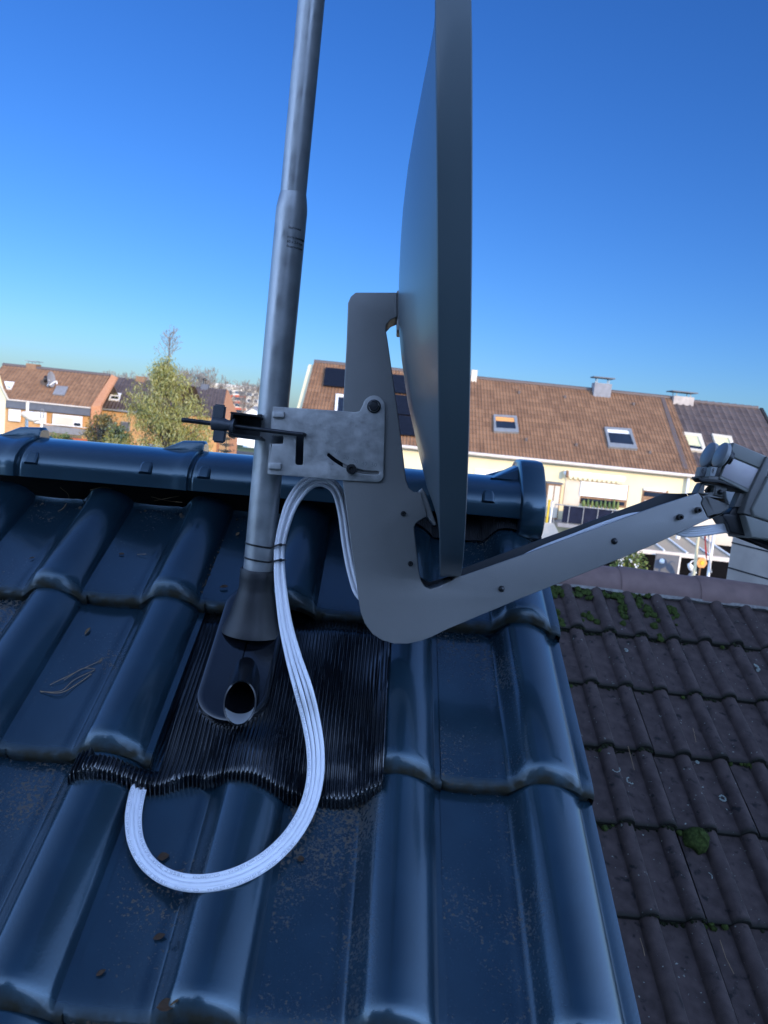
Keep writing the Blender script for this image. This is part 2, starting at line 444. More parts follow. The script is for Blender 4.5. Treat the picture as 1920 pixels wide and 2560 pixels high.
# unseen tall block added behind the camera to keep this roof in shade
def shade_block():
    t = thing('added_shade_block', 'tall rendered block added behind the viewer to shade the roof, outside the picture', 'building', (10, -22, 0))
    bm = bmesh.new(); box(bm, (10, -22, 3.9), (56, 11, 7.8)); part('wall', bm, M['white'], t, False)
    bm = bmesh.new(); slab(bm, [(-19, -16.2, 7.7), (39, -16.2, 7.7), (39, -19.5, 13.9), (-19, -19.5, 13.9)], (0, 6, 3.3), .3); slab(bm, [(-19, -19.5, 13.9), (39, -19.5, 13.9), (39, -27, 7.7), (-19, -27, 7.7)], (0, -6, 7), .3); part('roof', bm, M['rdark'], t, False)
    for i in range(14):
        for k in range(2):
            bm = bmesh.new(); box(bm, (-14.5 + i * 3.8, -16.48, 2.2 + k * 3.1), (1.5, .06, 1.5)); part('window', bm, M['glass'], t, False)
shade_block()
def add_dark_conifer(x, y, h, r, seed):  # unseen trees added to darken the reflections in bracket and mast
    rnd = random.Random(seed)
    t = thing('added_conifer', 'tall dark evergreen added unseen behind the viewer to darken reflections, %s' % ('nearest to the roof' if seed == 1 else 'second from the roof' if seed == 2 else 'farthest to the left'), 'tree', (x, y, 0), 'evergreens added behind the viewer')
    bm = bmesh.new(); tube(bm, [(x, y, 0), (x, y, h * .5), (x, y, h)], [.32, .2, .03], 8); part('trunk', bm, M['bark'], t)
    bm = bmesh.new()
    for i in range(3600):
        f = rnd.random() ** .8; z = 7.6 + (h - 7.6) * f; a = rnd.uniform(0, 6.28); rr = r * (1 - f) ** .7 * math.sqrt(rnd.random()) + .1
        p = Vector((x + math.cos(a) * rr, y + math.sin(a) * rr, z)); d = Vector((math.cos(a), math.sin(a), -.5)).normalized(); q = d.cross(Vector((rnd.uniform(-1, 1), rnd.uniform(-1, 1), 1))).normalized()
        bm.faces.new([bm.verts.new(v) for v in (p, p + d * .4 + q * .2, p + d * .9, p + d * .4 - q * .2)])
    part('crown', bm, M['spruce'], t, False)

for a_ in ((-.6, -12.5, 18.5, 4.2, 1), (-7.5, -13.5, 16, 3.6, 2), (-13, -13, 17, 3.8, 3)): add_dark_conifer(*a_)

# ------------------------------------------------------------------ own roof frame
OR_ = EYE + Vector((.35578876, 1.46512159, -.37661146))
U = Vector((-.99959156, -.00186253, -.02851743)); V = Vector((.01522172, -.8792454, -.47612585)); N = Vector((-.02418702, -.47636546, .87891463))
TW, TL = .23, .36198
RM = Matrix((-U, -V, N)).transposed().to_4x4(); RM.translation = OR_
def rp(u, v, n=0): return OR_ + U * u + V * v + N * n       # u to the left, v down the slope, n off the roof
def on_roof(px, py, n=0): return plane_hit(px, py, OR_ + N * n, N)
def uv_of(P): d = P - OR_; return d.dot(U), d.dot(V), d.dot(N)
HR = .041
def prof(x):
    """tile cross-section, x from the left edge"""
    if x < .103: z = .003 * (1 - math.sin(math.pi * min(1, max(0, x / .103)))) 
    elif x < .222:
        t = (x - .103) / .119
        k = min(1, t / .30); z = HR * (max(0, math.sin(math.pi * t ** .92)) ** .66) * (k * k * (3 - 2 * k)) ** .5 + .004 * t
    else: z = .004
    return z + .003 * max(0, (x - .222) / .02) * -1
def tile_z(x, y, head=None):
    z = prof(x) - .026 * y / TL
    if y < .036:
        t = 1 - max(0, y) / .036
        r = prof(x)
        z = r * (1 - .30 * t ** 2.0) - .0045 * t ** 3 - .026 * y / TL
        if .103 < x < .22:                                            # the flared nose of the roll
            k = (x - .103) / .119
            z += .0045 * math.sin(math.pi * t) * math.sin(math.pi * min(1, k)) * .5
    if head and y > head - .045:
        t = (y - head + .045) / .045
        z = prof(x) * (1 + .10 * t - .20 * max(0, (t - .75) / .25) ** 2) - .026 * y / TL + (.010 * max(0, (t - .75) / .25) if t > .75 else 0)
    return z
def roof_h(u, v):
    """height of the glazed tiles over the roof plane"""
    k = math.floor(u / TW); x = TW - (u - k * TW)
    j = math.ceil(v / TL - 1e-6); y = j * TL - v
    return tile_z(x, y)
def tile_mesh(name, length, head=None, verge=False, th=.023):
    bm = bmesh.new()
    xs = [0, .006] + [.012 + .091 * i / 9 for i in range(10)] + [.103 + .119 * i / 26 for i in range(1, 27)] + [.226, .2325]
    ys = [0, .003, .007, .012, .018, .025, .034, .044, .055, .075] + [.075 + (length - .075) * i / 12 for i in range(1, 13)]
    if head: ys = ys[:-4] + [head - .06 + .06 * i / 8 for i in range(9)]
    cut = lambda y: max(0, .016 - y) * 1.0                            # clipped lower left corner
    rows = []
    for y in [-1, -2] + ys:
        row = []
        for i, x in enumerate(xs):
            yy = max(y, 0)
            cx = x
            z = tile_z(x, yy, head)
            yo = yy
            if x < .010 and yy < .006: yo = max(yy, .006 - x * .6)
            if y == -1: yo -= .0015 - .002; z -= th
            elif y == -2: yo -= .004; z -= .006
            row.append(bm.verts.new((cx, yo, z)))
        rows.append(row)
    low = [bm.verts.new((x, ys[-1], tile_z(x, ys[-1], head) - th)) for x in xs]
    rows.append(low)
    back = [bm.verts.new((x, .02, tile_z(x, .02, head) - th)) for x in xs]
    for a, b in zip(rows, rows[1:] ):
        for i in range(len(xs) - 1): bm.faces.new((a[i], a[i + 1], b[i + 1], b[i]))
    for a, b in ((low, back), (back, rows[0])):
        for i in range(len(xs) - 1): bm.faces.new((a[i], a[i + 1], b[i + 1], b[i]))
    # right side skirt
    s = [r[-1] for r in rows[1:-1]]
    g = [bm.verts.new((v.co.x, v.co.y, v.co.z - (.09 if verge else .013))) for v in s]
    if verge:
        mid = [bm.verts.new((v.co.x + .009, v.co.y, v.co.z - .004)) for v in s]
        for q in g: q.co.x += .011
        for i in range(len(s) - 1):
            bm.faces.new((s[i], s[i + 1], mid[i + 1], mid[i])); bm.faces.new((mid[i], mid[i + 1], g[i + 1], g[i]))
    else:
        for i in range(len(s) - 1): bm.faces.new((s[i], s[i + 1], g[i + 1], g[i]))
    bmesh.ops.remove_doubles(bm, verts=bm.verts, dist=1e-6)
    return to_me(name, bm, True, 50)

house = thing('tiled_house', 'house under the viewer with blue black glazed pantile roof', 'house', (0, 3, 0))
bm = bmesh.new()
xl, xr = 4.0, .02
top = -.46
def rl(x, y, z=0): return RM @ Vector((x, y, z))
slab(bm, [rl(-xl, -2.6, -.055), rl(-xr, -2.6, -.055), rl(-xr, .50, -.055), rl(-xl, .50, -.055)], N, .05)
rt = [rl(-xl, .50, -.055), rl(-xr, .50, -.055)]
bk = [p + Vector((0, 2.6, -1.5)) for p in rt]
slab(bm, [rt[0], rt[1], bk[1], bk[0]], Vector((0, 1.5, 2.6)), .05)
roof = part('roof', bm, M['deck'], house, False)
# give the roof part the roof's own frame so that tiles sit in it
MW = Matrix.Translation(ORG[house.name])
me = roof.data; me.transform(RM.inverted() @ MW); roof.matrix_basis = MW.inverted() @ RM
meN = tile_mesh('roof_tile', TL + .06); meV = tile_mesh('roof_tile_verge', TL + .06, None, True)
meH = tile_mesh('roof_tile_head', .335, .335); meHV = tile_mesh('roof_tile_head_verge', .335, .335, True)
WORN = {}
for a_, b_, m_ in (((2, 1), meN, 'tile_worn'), ((3, 1), meN, 'tile_worn'), ((2, 0), meV, 'tile_soft'), ((1, 0), meV, 'tile_soft'), ((1, 4), meN, 'tile_soft'), ((2, 3), meN, 'tile_soft'), ((0, 5), meH, 'tile_soft')):
    WORN[a_] = b_.copy(); WORN[a_].materials.append(M[m_])
for me_ in (meN, meV, meH, meHV): me_.materials.append(M['tile'])
for j in range(0, 5):
    for k in range(0, 8):
        if (j, k) == (1, 2): continue
        me_ = (meHV if k == 0 else meH) if j == 0 else (meV if k == 0 else meN)
        me_ = WORN.get((j, k), me_)
        o = bpy.data.objects.new('roof_tile', me_); COL.objects.link(o)
        o.parent = roof
        o.location = (-(k + 1) * TW + random.uniform(-.0012, .0012), -j * TL + random.uniform(-.002, .002), random.uniform(-.001, .001))
        o.rotation_euler = (random.uniform(-.004, .004), random.uniform(-.004, .004), random.uniform(-.003, .003))
# gable wall below the verge
bm = bmesh.new()
gx = .30
slab(bm, [EYE + Vector((gx, -1.5, -6.5)), EYE + Vector((gx, 4.6, -6.5)), EYE + Vector((gx, 4.6, -1.85)), EYE + Vector((gx, 1.95, -.32)), EYE + Vector((gx, -1.5, -2.2))], (1, 0, 0), .3)
part('wall', bm, M['white'], house, False)

# ridge tiles: Y-Z cross-section swept along -U
RID0 = on_roof(624, 1239, .056) + Vector((0, 0, .016))                       # a point on the front lower edge, at photo x = 624
XD = (-U - Vector((0, 0, .012))).normalized()
def ridge_pt(s, a, grow=0.0):
    """s metres to the right of RID0, a 0..180 over the half round"""
    c = RID0 + XD * s + Vector((0, .125, 0))
    h = .066 + grow; w = .125 + grow
    return c + Vector((0, -math.cos(R(a)) * w, math.sin(R(a)) ** .85 * h))
def ridge_s(px): return ((plane_hit(px, 1239 + (px - 624) * .0765, RID0, Vector((0, 1, 0))) - RID0).dot(XD))
joints = [ridge_s(-392), ridge_s(38), ridge_s(468), ridge_s(898), ridge_s(1325)]
SK = Vector((0, 0, -.016))
def ridge_tile(s0, s1):
    bm = bmesh.new()
    secs = [(s0 - .035, -.006), (s0 + .004, -.005), (s0 + .008, -.001), (s0 + .014, .0), (s0 + .05, .0), (s1 - .075, .0), (s1 - .03, .001), (s1 - .014, .004), (s1 - .004, .006), (s1 + .010, .006), (s1 + .0115, .003)]
    rings = []
    for s, g in secs:
        ring = [ridge_pt(s, 0, g) + SK]
        ring += [ridge_pt(s, 180 * i / 28, g) for i in range(29)]
        ring += [ridge_pt(s, 180, g) + SK]
        rings.append([bm.verts.new(p) for p in ring])
    for a, b in zip(rings, rings[1:]):
        for i in range(len(a) - 1): bm.faces.new((a[i], a[i + 1], b[i + 1], b[i]))
    # underside
    for ring, sgn in ((rings[0], 1), (rings[-1], 1)):
        inn = [bm.verts.new(v.co + (RID0 + XD * ((v.co - RID0).dot(XD)) + Vector((0, .125, -.01)) - v.co) * .13) for v in ring]
        for i in range(len(ring) - 1): bm.faces.new((ring[i], ring[i + 1], inn[i + 1], inn[i]))
    return bm
def wedge(s):
    """the raised clip that rides on a ridge joint"""
    bm = bmesh.new()
    prof_ = [(-.085, -.004), (-.035, .021), (.014, .024), (.018, .018), (.018, -.012)]
    rows = []
    for y, f in ((-.026, .25), (-.020, .85), (-.012, 1), (.012, 1), (.020, .85), (.026, .25)):
        rows.append([bm.verts.new(RID0 + XD * (s + a) + Vector((0, .125 + y, .066 + (b * f if b > 0 else b)))) for a, b in prof_])
    for a, b in zip(rows, rows[1:]):
        for i in range(len(a) - 1): bm.faces.new((a[i], a[i + 1], b[i + 1], b[i]))
    bm.faces.new(rows[0]); bm.faces.new(rows[-1][::-1])
    return bm
def nub(s):
    bm = bmesh.new()
    a0 = ridge_pt(s, 8); a1 = ridge_pt(s, 33)
    up = (a1 - a0); nn = XD.cross(up).normalized()
    if nn.y > 0: nn = -nn
    L_ = up.length
    rows = []
    for q, t, w in ((0, .0105, .0145), (.55, .010, .0145), (.85, .007, .0105), (1, .0, .007)):
        c = a0 + up * q
        rows.append([bm.verts.new(c + XD * x * w + nn * z) for x, z in ((-1.15, -.004), (-.85, t * .8), (-.6, t), (.6, t), (.85, t * .8), (1.15, -.004))])
    for a, b in zip(rows, rows[1:]):
        for i in range(5): bm.faces.new((a[i], a[i + 1], b[i + 1], b[i]))
    bm.faces.new(rows[0][::-1])
    return bm
for a, b in zip(joints, joints[1:]):
    rt_ = part('ridge_tile', ridge_tile(a, b - .012), M['ridge'], house)
    if b != joints[-1]: part('ridge_clip', wedge(b - .012), M['ridge'], rt_, True, 25)
    for s in (a + .034, b - .012 - .062 - .022): part('nib', nub(s), M['ridge'], rt_, True, 25)
# end disc of the ridge
bm = bmesh.new()
s1 = joints[-1] - .012
P2 = round_poly([(-.140, -.052), (-.140, .026), (-.084, .082), (-.046, .110), (.046, .110), (.084, .082), (.140, .026), (.140, -.052), (.085, -.072), (-.085, -.072)], .03, 5)
c0 = RID0 + XD * s1 + Vector((0, .125, 0))
rings = []
for ds, k in ((-.012, .93), (-.008, .985), (0, 1), (.036, 1), (.042, .985), (.045, .94)):
    rings.append([bm.verts.new(c0 + XD * ds + Vector((0, y * k, z * k))) for y, z in P2])
n_ = len(P2)
for a, b in zip(rings, rings[1:]):
    for i in range(n_): bm.faces.new((a[i], a[(i + 1) % n_], b[(i + 1) % n_], b[i]))
bm.faces.new(rings[0]); bm.faces.new(rings[-1][::-1])
part('ridge_end_disc', bm, M['ridge'], house, True, 35)
bm = bmesh.new()                                                       # raised shoulder next to the disc
rows = []
for a, b in ((-.075, -.006), (-.012, .030), (.0, .030)):
    rows.append([bm.verts.new(c0 + XD * a + Vector((0, y, .064 + b * f))) for y, f in ((-.05, 0), (-.04, .8), (-.03, 1), (.03, 1), (.04, .8), (.05, 0))])
for a, b in zip(rows, rows[1:]):
    for i in range(5): bm.faces.new((a[i], a[i + 1], b[i + 1], b[i]))
part('ridge_clip', bm, M['ridge'], house, True, 25)
# crinkled ventilation strip under the ridge, draped on the tile heads
bm = bmesh.new()
rows = []
nu = 420
for q in range(6):
    row = []
    for i in range(nu + 1):
        u = .36 * i / nu - .012
        v = -.375 + .090 * q / 5 + .006 * noise.noise((u * 14, 0, 3))
        k = math.floor(u / TW); x = TW - (u - k * TW)
        h = prof(x) * 1.0 - .020 + .007 + .0012 * math.sin(u * 1400) * (q / 5) + (.02 * (1 - q / 5))
        row.append(bm.verts.new(rp(u, v, h)))
    rows.append(row)
for a, b in zip(rows, rows[1:]):
    for i in range(nu): bm.faces.new((a[i], a[i + 1], b[i + 1], b[i]))
part('ridge_vent_strip', bm, M['rubber'], house)

# ------------------------------------------------------------------ flashing round the mast
MY = 1.39
mb = at(645, 1429, MY); mt = at(731, 509, MY); mtop = at(779, 0, MY)
MD = (mt - mb).normalized()
fl = thing('roof_flashing', 'black pleated flashing sheet with pipe collar sealing the mast into the roof', 'roof flashing', rp(.55, .2, 0))
def fl_h(u, v):
    """sheet lies over the tile course below; it slips under the left tile"""
    base = 0
    for du in (-.02, 0, .02):
        base += roof_h(u + du, max(v, TL + .012)) / 3
    low = base + .022
    mid = -.024 + .036 * min(1, max(0, v + .01) / .07)
    t = min(1, max(0, (v - .26) / .11)); t = t * t * (3 - 2 * t)
    h = mid * (1 - t) + low * t
    h += .0045 * noise.noise((u * 11, v * 5, 4)) + .0015 * noise.noise((u * 38, v * 12, 9))
    x = TW - (u - math.floor(u / TW) * TW)
    if v > .285: h = max(h, (tile_z(x, 2 * TL - v) if v > TL - .06 else -1) + .007)            # over the heads of the next course
    if u < .47 and 0 < v < TL: h = max(h, tile_z(x, TL - v) + .007)  # up the flank of the roll on the right
    if u > .668 and v < .374: h = min(h, -.026)                      # under the tile on the left
    return h
bm = bmesh.new()
nu, rows = 640, []
vs = [-.06 + .448 * i / 40 for i in range(41)]
pc = uv_of(on_roof(601, 1700))                                          # centre of the smooth foot
def foot_d(u, v):
    """distance to the smooth rounded foot (a stadium along the slope)"""
    cv = min(max(v, .02), .235)
    return math.hypot((u - pc[0]) * 1.0, v - cv)
def pleat(u, v):
    d = foot_d(u, v)
    w = u + .010 * noise.noise((u * 6, v * 3, 1)) + .25 * (pc[0] - u) * math.exp(-(((u - pc[0]) / .16) ** 2)) * max(0, v - .02)
    a = .0021 * min(1, max(0, (d - .058) / .008))
    a *= 1 + .9 * noise.noise((u * 16, v * 9, 2))
    return a * (math.sin(w * 2 * math.pi / .0066) + .35 * math.sin(w * 2 * math.pi / .019 + 2 * noise.noise((u * 40, v * 4, 0))))
for i_, v0 in enumerate(vs):
    rows.append([])
    for i in range(nu + 1):
        u = .322 + .47 * i / nu
        lf = min(1, max(0, (u - .60) / .09))
        v = v0 + .030 * lf * lf * (3 - 2 * lf) * min(1, max(0, (v0 - .28) / .09)) + (.035 * math.sin((u - .32) * 13) * max(0, (v0 - .2) / .16) * .35)
        rows[-1].append(bm.verts.new(rp(u, v, fl_h(u, v) + pleat(u, v))))
last = rows[-1]
for dv, dn in ((.003, -.003), (.006, -.009), (.008, -.016), (.010, -.023)):   # turned-down pleated hem
    row = []
    for i, q in enumerate(last):
        u, v, n = uv_of(q.co)
        row.append(bm.verts.new(rp(u, v + dv + .0020 * math.sin(u * 2 * math.pi / .0066) + .004 * noise.noise((u * 25, 0, 7)), n + dn * (1 + .25 * noise.noise((u * 18, 1, 7))))))
    rows.append(row)
for a, b in zip(rows, rows[1:]):
    for i in range(nu): bm.faces.new((a[i], a[i + 1], b[i + 1], b[i]))
part('pleated_sheet', bm, M['flash'], fl, True, 60)
# smooth foot
bm = bmesh.new()
rings = []
for rr, hh in ((.059, .006), (.061, .020), (.0595, .0255), (.056, .0275), (.050, .027), (.03, .0265), (.001, .0265)):
    ring = []
    for k in range(64):
        a = 2 * math.pi * k / 64
        cu, cv = math.cos(a) * rr, math.sin(a) * rr
        v = (.235 if cv > 0 else .02) + cv
        ring.append(bm.verts.new(rp(pc[0] + cu, v, hh + .0)))
    rings.append(ring)
for a, b in zip(rings, rings[1:]):
    for i in range(64): bm.faces.new((a[i], a[(i + 1) % 64], b[(i + 1) % 64], b[i]))
part('foot', bm, M['flash'], fl, True, 40)
# conical pipe round the mast
bm = bmesh.new()
lathe(bm, [(.0405, -.36), (.0405, -.12), (.038, -.02), (.036, .01)], mb - MD * .09, MD, 48)
part('pipe_collar', bm, M['pvc'], fl)
# cable duct: a short tube whose cut mouth looks down the roof
e0 = mb - MD * .160; e1 = on_roof(598, 1764, .058)
dd = (e1 - e0).normalized()
def duct(r0, r1, a, b, cutn=None):
    bm = bmesh.new()
    x, y = frame(dd)
    R0, R1 = [], []
    K = 48
    for k in range(K):
        c = x * math.cos(2 * math.pi * k / K) + y * math.sin(2 * math.pi * k / K)
        R0.append(c)
    seqs = []
    for r, t in ((r0, a), (r0, b), (r1, b), (r1, a + .0)):
        ring = []
        for c in R0:
            p = e0 + c * r + dd * (t * (e1 - e0).length)
            if t == b:                                                 # slanted mouth: push the lower lip on
                up = c.dot(N)
                p = p + dd * (-up * .030)
            ring.append(bm.verts.new(p))
        seqs.append(ring)
    for p_, q_ in zip(seqs, seqs[1:]):
        for k in range(K): bm.faces.new((p_[k], p_[(k + 1) % K], q_[(k + 1) % K], q_[k]))
    return bm
part('cable_duct', duct(.0265, .0240, 0, .95), M['pvc'], fl)
bm = bmesh.new()
sd_ = dd.cross(N).normalized(); dn_ = dd.cross(sd_).normalized()
if dn_.dot(N) > 0: dn_ = -dn_
rows = []
for q in range(9):
    row = []
    for i in range(25):
        a_ = R(-72 + 144 * i / 24)
        c_ = dn_ * math.cos(a_) + sd_ * math.sin(a_)
        back = .036 * max(0, math.cos(a_ * 1.15)) ** .8 * q / 8 + .0004
        row.append(bm.verts.new(e0 + c_ * .0237 + dd * (.95 * (e1 - e0).length - c_.dot(N) * .030 - back)))
    rows.append(row)
for a, b in zip(rows, rows[1:]):
    for i in range(24): bm.faces.new((a[i], a[i + 1], b[i + 1], b[i]))
part('duct_floor', bm, M['inner'], fl)  # pale grey lens-shaped strip on the lower inside of the duct
# rubber boot (sleeve) on the mast
bm = bmesh.new()
lathe(bm, [(.0275, .004), (.0305, .006), (.0325, .002), (.0325, -.012), (.0318, -.030), (.0335, -.036), (.037, -.052), (.044, -.080), (.0515, -.099), (.0565, -.109), (.0575, -.114), (.0545, -.115), (.035, -.10)], mb, MD, 56)
part('rubber_boot', bm, M['rubber'], fl)

# ------------------------------------------------------------------ mast
mast = thing('antenna_mast', 'galvanised steel telescopic antenna mast standing through the tiled roof', 'mast', mb - MD * .3)
LC = (mt - mb).length
bm = bmesh.new()
lathe(bm, [(.0272, -.3), (.0272, LC - .016), (.0268, LC - .008), (.0245, LC + .008), (.0228, LC + .016)], mb, MD, 48)
part('lower_tube', bm, M['galv'], mast)
bm = bmesh.new()
lathe(bm, [(.0225, LC - .05), (.0225, LC + 1.6)], mb, MD, 48, True)
part('upper_tube', bm, M['galv'], mast)
# printed label on the tube: lines of print wrapped on the steel
bm = bmesh.new()
for r_, (w_, ln) in enumerate(((.020, 'Stahlmast'), (.006, ''), (.024, 'nicht besteigen'), (.024, '60 x 2,0 mm'), (.020, 'feuerverzinkt'))):
    if not ln: continue
    t = text_me(ln, .0062, Matrix.Identity(4))
    bb = max(v.co.x for v in t.verts)
    for v in t.verts:
        a = (v.co.x / .0274) + R(2)
        xq = Vector((1, 0, 0)); xq = (xq - MD * xq.dot(MD)).normalized(); yq = MD.cross(xq)
        if yq.y > 0: yq = -yq
        v.co = mb + MD * (LC - .046 - r_ * .0078 + v.co.y) + (xq * math.sin(a) + yq * math.cos(a)) * (.0274 + v.co.z)
    join(bm, t)
part('printed_label', bm, M['darkink'], mast, False)

# ------------------------------------------------------------------ the dish
ZN, ZF = 1.335, 1.392                     # near and far face of bracket and feed arm (metres in front of the lens)
ds = thing('satellite_dish', 'large dark grey satellite dish seen edge on with feed arm and twin feed', 'satellite dish', az(930, 1200, 1.36))
CM = Matrix((RI, UI, -FW)).transposed().to_4x4()
def px2(pts, z): return [((x - 960) / F * z, -(y - 1280) / F * z) for x, y in pts]
def zplate(pts, holes, z0, z1, bev, rounds=None):
    """plate parallel to the picture, between depths z0 < z1, outline traced at its near face"""
    o2 = px2(pts, z0)
    h2 = [px2(h, z0) for h in holes]
    Mx = Matrix.Translation(EYE + FW * ((z0 + z1) / 2)) @ CM
    return sheet(o2, h2, z1 - z0, bev, Mx)
# reflector: rim ring lies in a plane through the lens
nz_ = Vector((1, 0, -.0728)).normalized()          # camera space normal: the dish looks right
e_z = Vector((.0728, 0, 1)).normalized()           # away from the lens (x right, y up, z forward)
tl = R(-.45)
e_y = (Vector((0, 1, 0)) * math.cos(tl) + nz_ * math.sin(tl)).normalized()
def c2w(p): return EYE + RI * p.x + UI * p.y + FW * p.z
DC = e_z * 1.372 + e_y * .515                       # dish centre
RW, RH = .545, .628
def rim(phi, k=1.0): return DC + e_z * (-math.cos(phi) * RW * k) + e_y * (math.sin(phi) * RH * k) - e_z * (.09 * math.sin(phi) * .0)
def bandw(phi):
    s = math.sin(phi)
    return .0385 * (1 - .18 * max(0, s) - .10 * max(0, -s) ** 3)
NP = 160
BELLY = ((-.30, 0), (-.06, 0), (-.011, .0147), (.032, .0535), (.0785, .0652), (.141, .0750), (.201, .0772), (.2345, .0766), (.284, .0722), (.309, .0692), (.35, .0645), (.395, .0590), (.45, .0500), (.50, .0390), (.56, .0240), (.635, .0030), (.70, 0), (3, 0))
def belly(h):
    '''depth of the back, tapering to the top and bottom edge'''
    for (a, x), (b, y) in zip(BELLY, BELLY[1:]):
        if a <= h <= b: return x + (y - x) * (h - a) / (b - a)
    return 0
bm = bmesh.new()
rings = []
for q in range(41):
    k = 1 - q / 40
    ring = []
    for i in range(NP):
        ph = 2 * math.pi * i / NP
        p = rim(ph, .992 * k)
        h = p.dot(e_y) / max(.3, p.dot(e_z))
        dep = (1 - k * k) * belly(h)
        ring.append(bm.verts.new(c2w(p - nz_ * dep)))
    rings.append(ring)
for a, b in zip(rings, rings[1:]):
    for i in range(NP): bm.faces.new((a[i], a[(i + 1) % NP], b[(i + 1) % NP], b[i]))
part('reflector', bm, M['dish'], ds, True, 60)
bm = bmesh.new()
rings = []
for k, b in ((.990, .004), (.9955, -.0012), (1.0, .0), (1.001, .0035), (1.0, .5), (1.0, .965), (.997, .99), (.990, 1.0), (.984, .97), (.984, .1)):
    ring = []
    for i in range(NP):
        ph = 2 * math.pi * i / NP
        bw = b * bandw(ph) if abs(b) >= .09 else b
        ring.append(bm.verts.new(c2w(rim(ph, k) + nz_ * bw)))
    rings.append(ring)
for a, b in zip(rings, rings[1:]):
    for i in range(NP): bm.faces.new((a[i], a[(i + 1) % NP], b[(i + 1) % NP], b[i]))
part('rim', bm, M['dish'], ds, True, 35)

# bracket: boomerang plate profile with inner slot edge, feed arm in one piece
OUT = [(877, 741), (889, 731), (992, 731), (993, 792), (977, 799), (966, 811), (964, 824), (968, 846), (996, 1043), (1015, 1200), (1021, 1219), (1034, 1230), (1052, 1231),
       (1068, 1290), (1040, 1307), (1035, 1318), (1036, 1330), (1046, 1421), (1052, 1452), (1062, 1467), (1076, 1473), (1099, 1466), (1129, 1451),
       (1140, 1442), (1158, 1439), (1326, 1380), (1380, 1360), (1500, 1317), (1645, 1264), (1746, 1232), (1756, 1246), (1752, 1258), (1768, 1292), (1775, 1297),
       (1621, 1368), (1508, 1414), (1428, 1446), (1300, 1497), (1121, 1572), (1080, 1592), (1053, 1602.5), (1020, 1609.5), (985, 1609.5), (955, 1601), (931, 1585), (912, 1559), (902, 1532), (898, 1510), (893, 1474), (877, 1354), (857, 1207), (857, 1026), (866, 862), (870, 757)]
bm = zplate(OUT, [], ZN, ZN + .006, .0016)
br = part('mounting_arm', bm, M['graph'], ds, True, 30)
# far cheek of the channel, a little taller along the feed arm; closed back and floor
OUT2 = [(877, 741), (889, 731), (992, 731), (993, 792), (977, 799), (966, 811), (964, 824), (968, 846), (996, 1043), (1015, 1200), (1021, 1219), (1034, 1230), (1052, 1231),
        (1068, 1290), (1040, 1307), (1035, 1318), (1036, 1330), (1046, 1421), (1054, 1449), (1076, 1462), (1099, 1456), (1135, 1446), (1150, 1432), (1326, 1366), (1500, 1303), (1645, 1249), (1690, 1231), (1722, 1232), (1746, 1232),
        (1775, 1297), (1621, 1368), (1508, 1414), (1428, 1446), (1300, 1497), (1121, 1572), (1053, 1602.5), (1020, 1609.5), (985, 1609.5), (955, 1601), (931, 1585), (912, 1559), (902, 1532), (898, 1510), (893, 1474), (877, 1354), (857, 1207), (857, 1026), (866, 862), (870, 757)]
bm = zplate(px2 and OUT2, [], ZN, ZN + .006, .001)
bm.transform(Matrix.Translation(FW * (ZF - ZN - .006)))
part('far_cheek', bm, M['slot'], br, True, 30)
def strip(pts, z0, z1, th):
    """web between the two cheeks along a px path"""
    bm = bmesh.new()
    c = px2(pts, ZN)
    P = [EYE + FW * z0 + RI * x + UI * y for x, y in c]; Q = [EYE + FW * z1 + RI * x + UI * y for x, y in c]
    vp = [bm.verts.new(p) for p in P]; vq = [bm.verts.new(p) for p in Q]
    for i in range(len(P) - 1): bm.faces.new((vp[i], vp[i + 1], vq[i + 1], vq[i]))
    r = bmesh.ops.solidify(bm, geom=list(bm.faces), thickness=th)
    return bm
inset = lambda L_, dx, dy: [(x + dx, y + dy) for x, y in L_]
part('web', strip([(993, 733), (991.5, 792), (976, 800), (966, 812), (964.5, 824), (968.5, 846), (996.5, 1043), (1015.5, 1200), (1021.5, 1219), (1034, 1229.5), (1051, 1230.5)], ZN + .004, ZF - .003, .0015), M['graph'], br)
part('web', strip([(1067, 1290), (1040, 1307.5), (1035.5, 1318), (1036.5, 1330), (1046.5, 1421), (1052.5, 1452), (1062.5, 1466.5), (1076, 1472.5), (1099, 1465.5), (1128, 1451)], ZN + .004, ZF - .003, .0015), M['graph'], br)
part('web', strip([(1770, 1296), (1621, 1366), (1508, 1412), (1428, 1444), (1300, 1495), (1121, 1570), (1053, 1600), (1020, 1607.5), (985, 1607.5), (955, 1599.5), (931, 1583.5), (913, 1558.5), (903, 1532), (899, 1510), (894, 1474), (878, 1354)], ZN + .004, ZF - .003, .0015), M['graph'], br)
part('web', strip([(858, 1200), (858, 1026), (867, 862), (871, 757), (878, 742), (889, 732.5), (992, 732.5)], ZN + .004, ZF - .003, .0015), M['graph'], br)
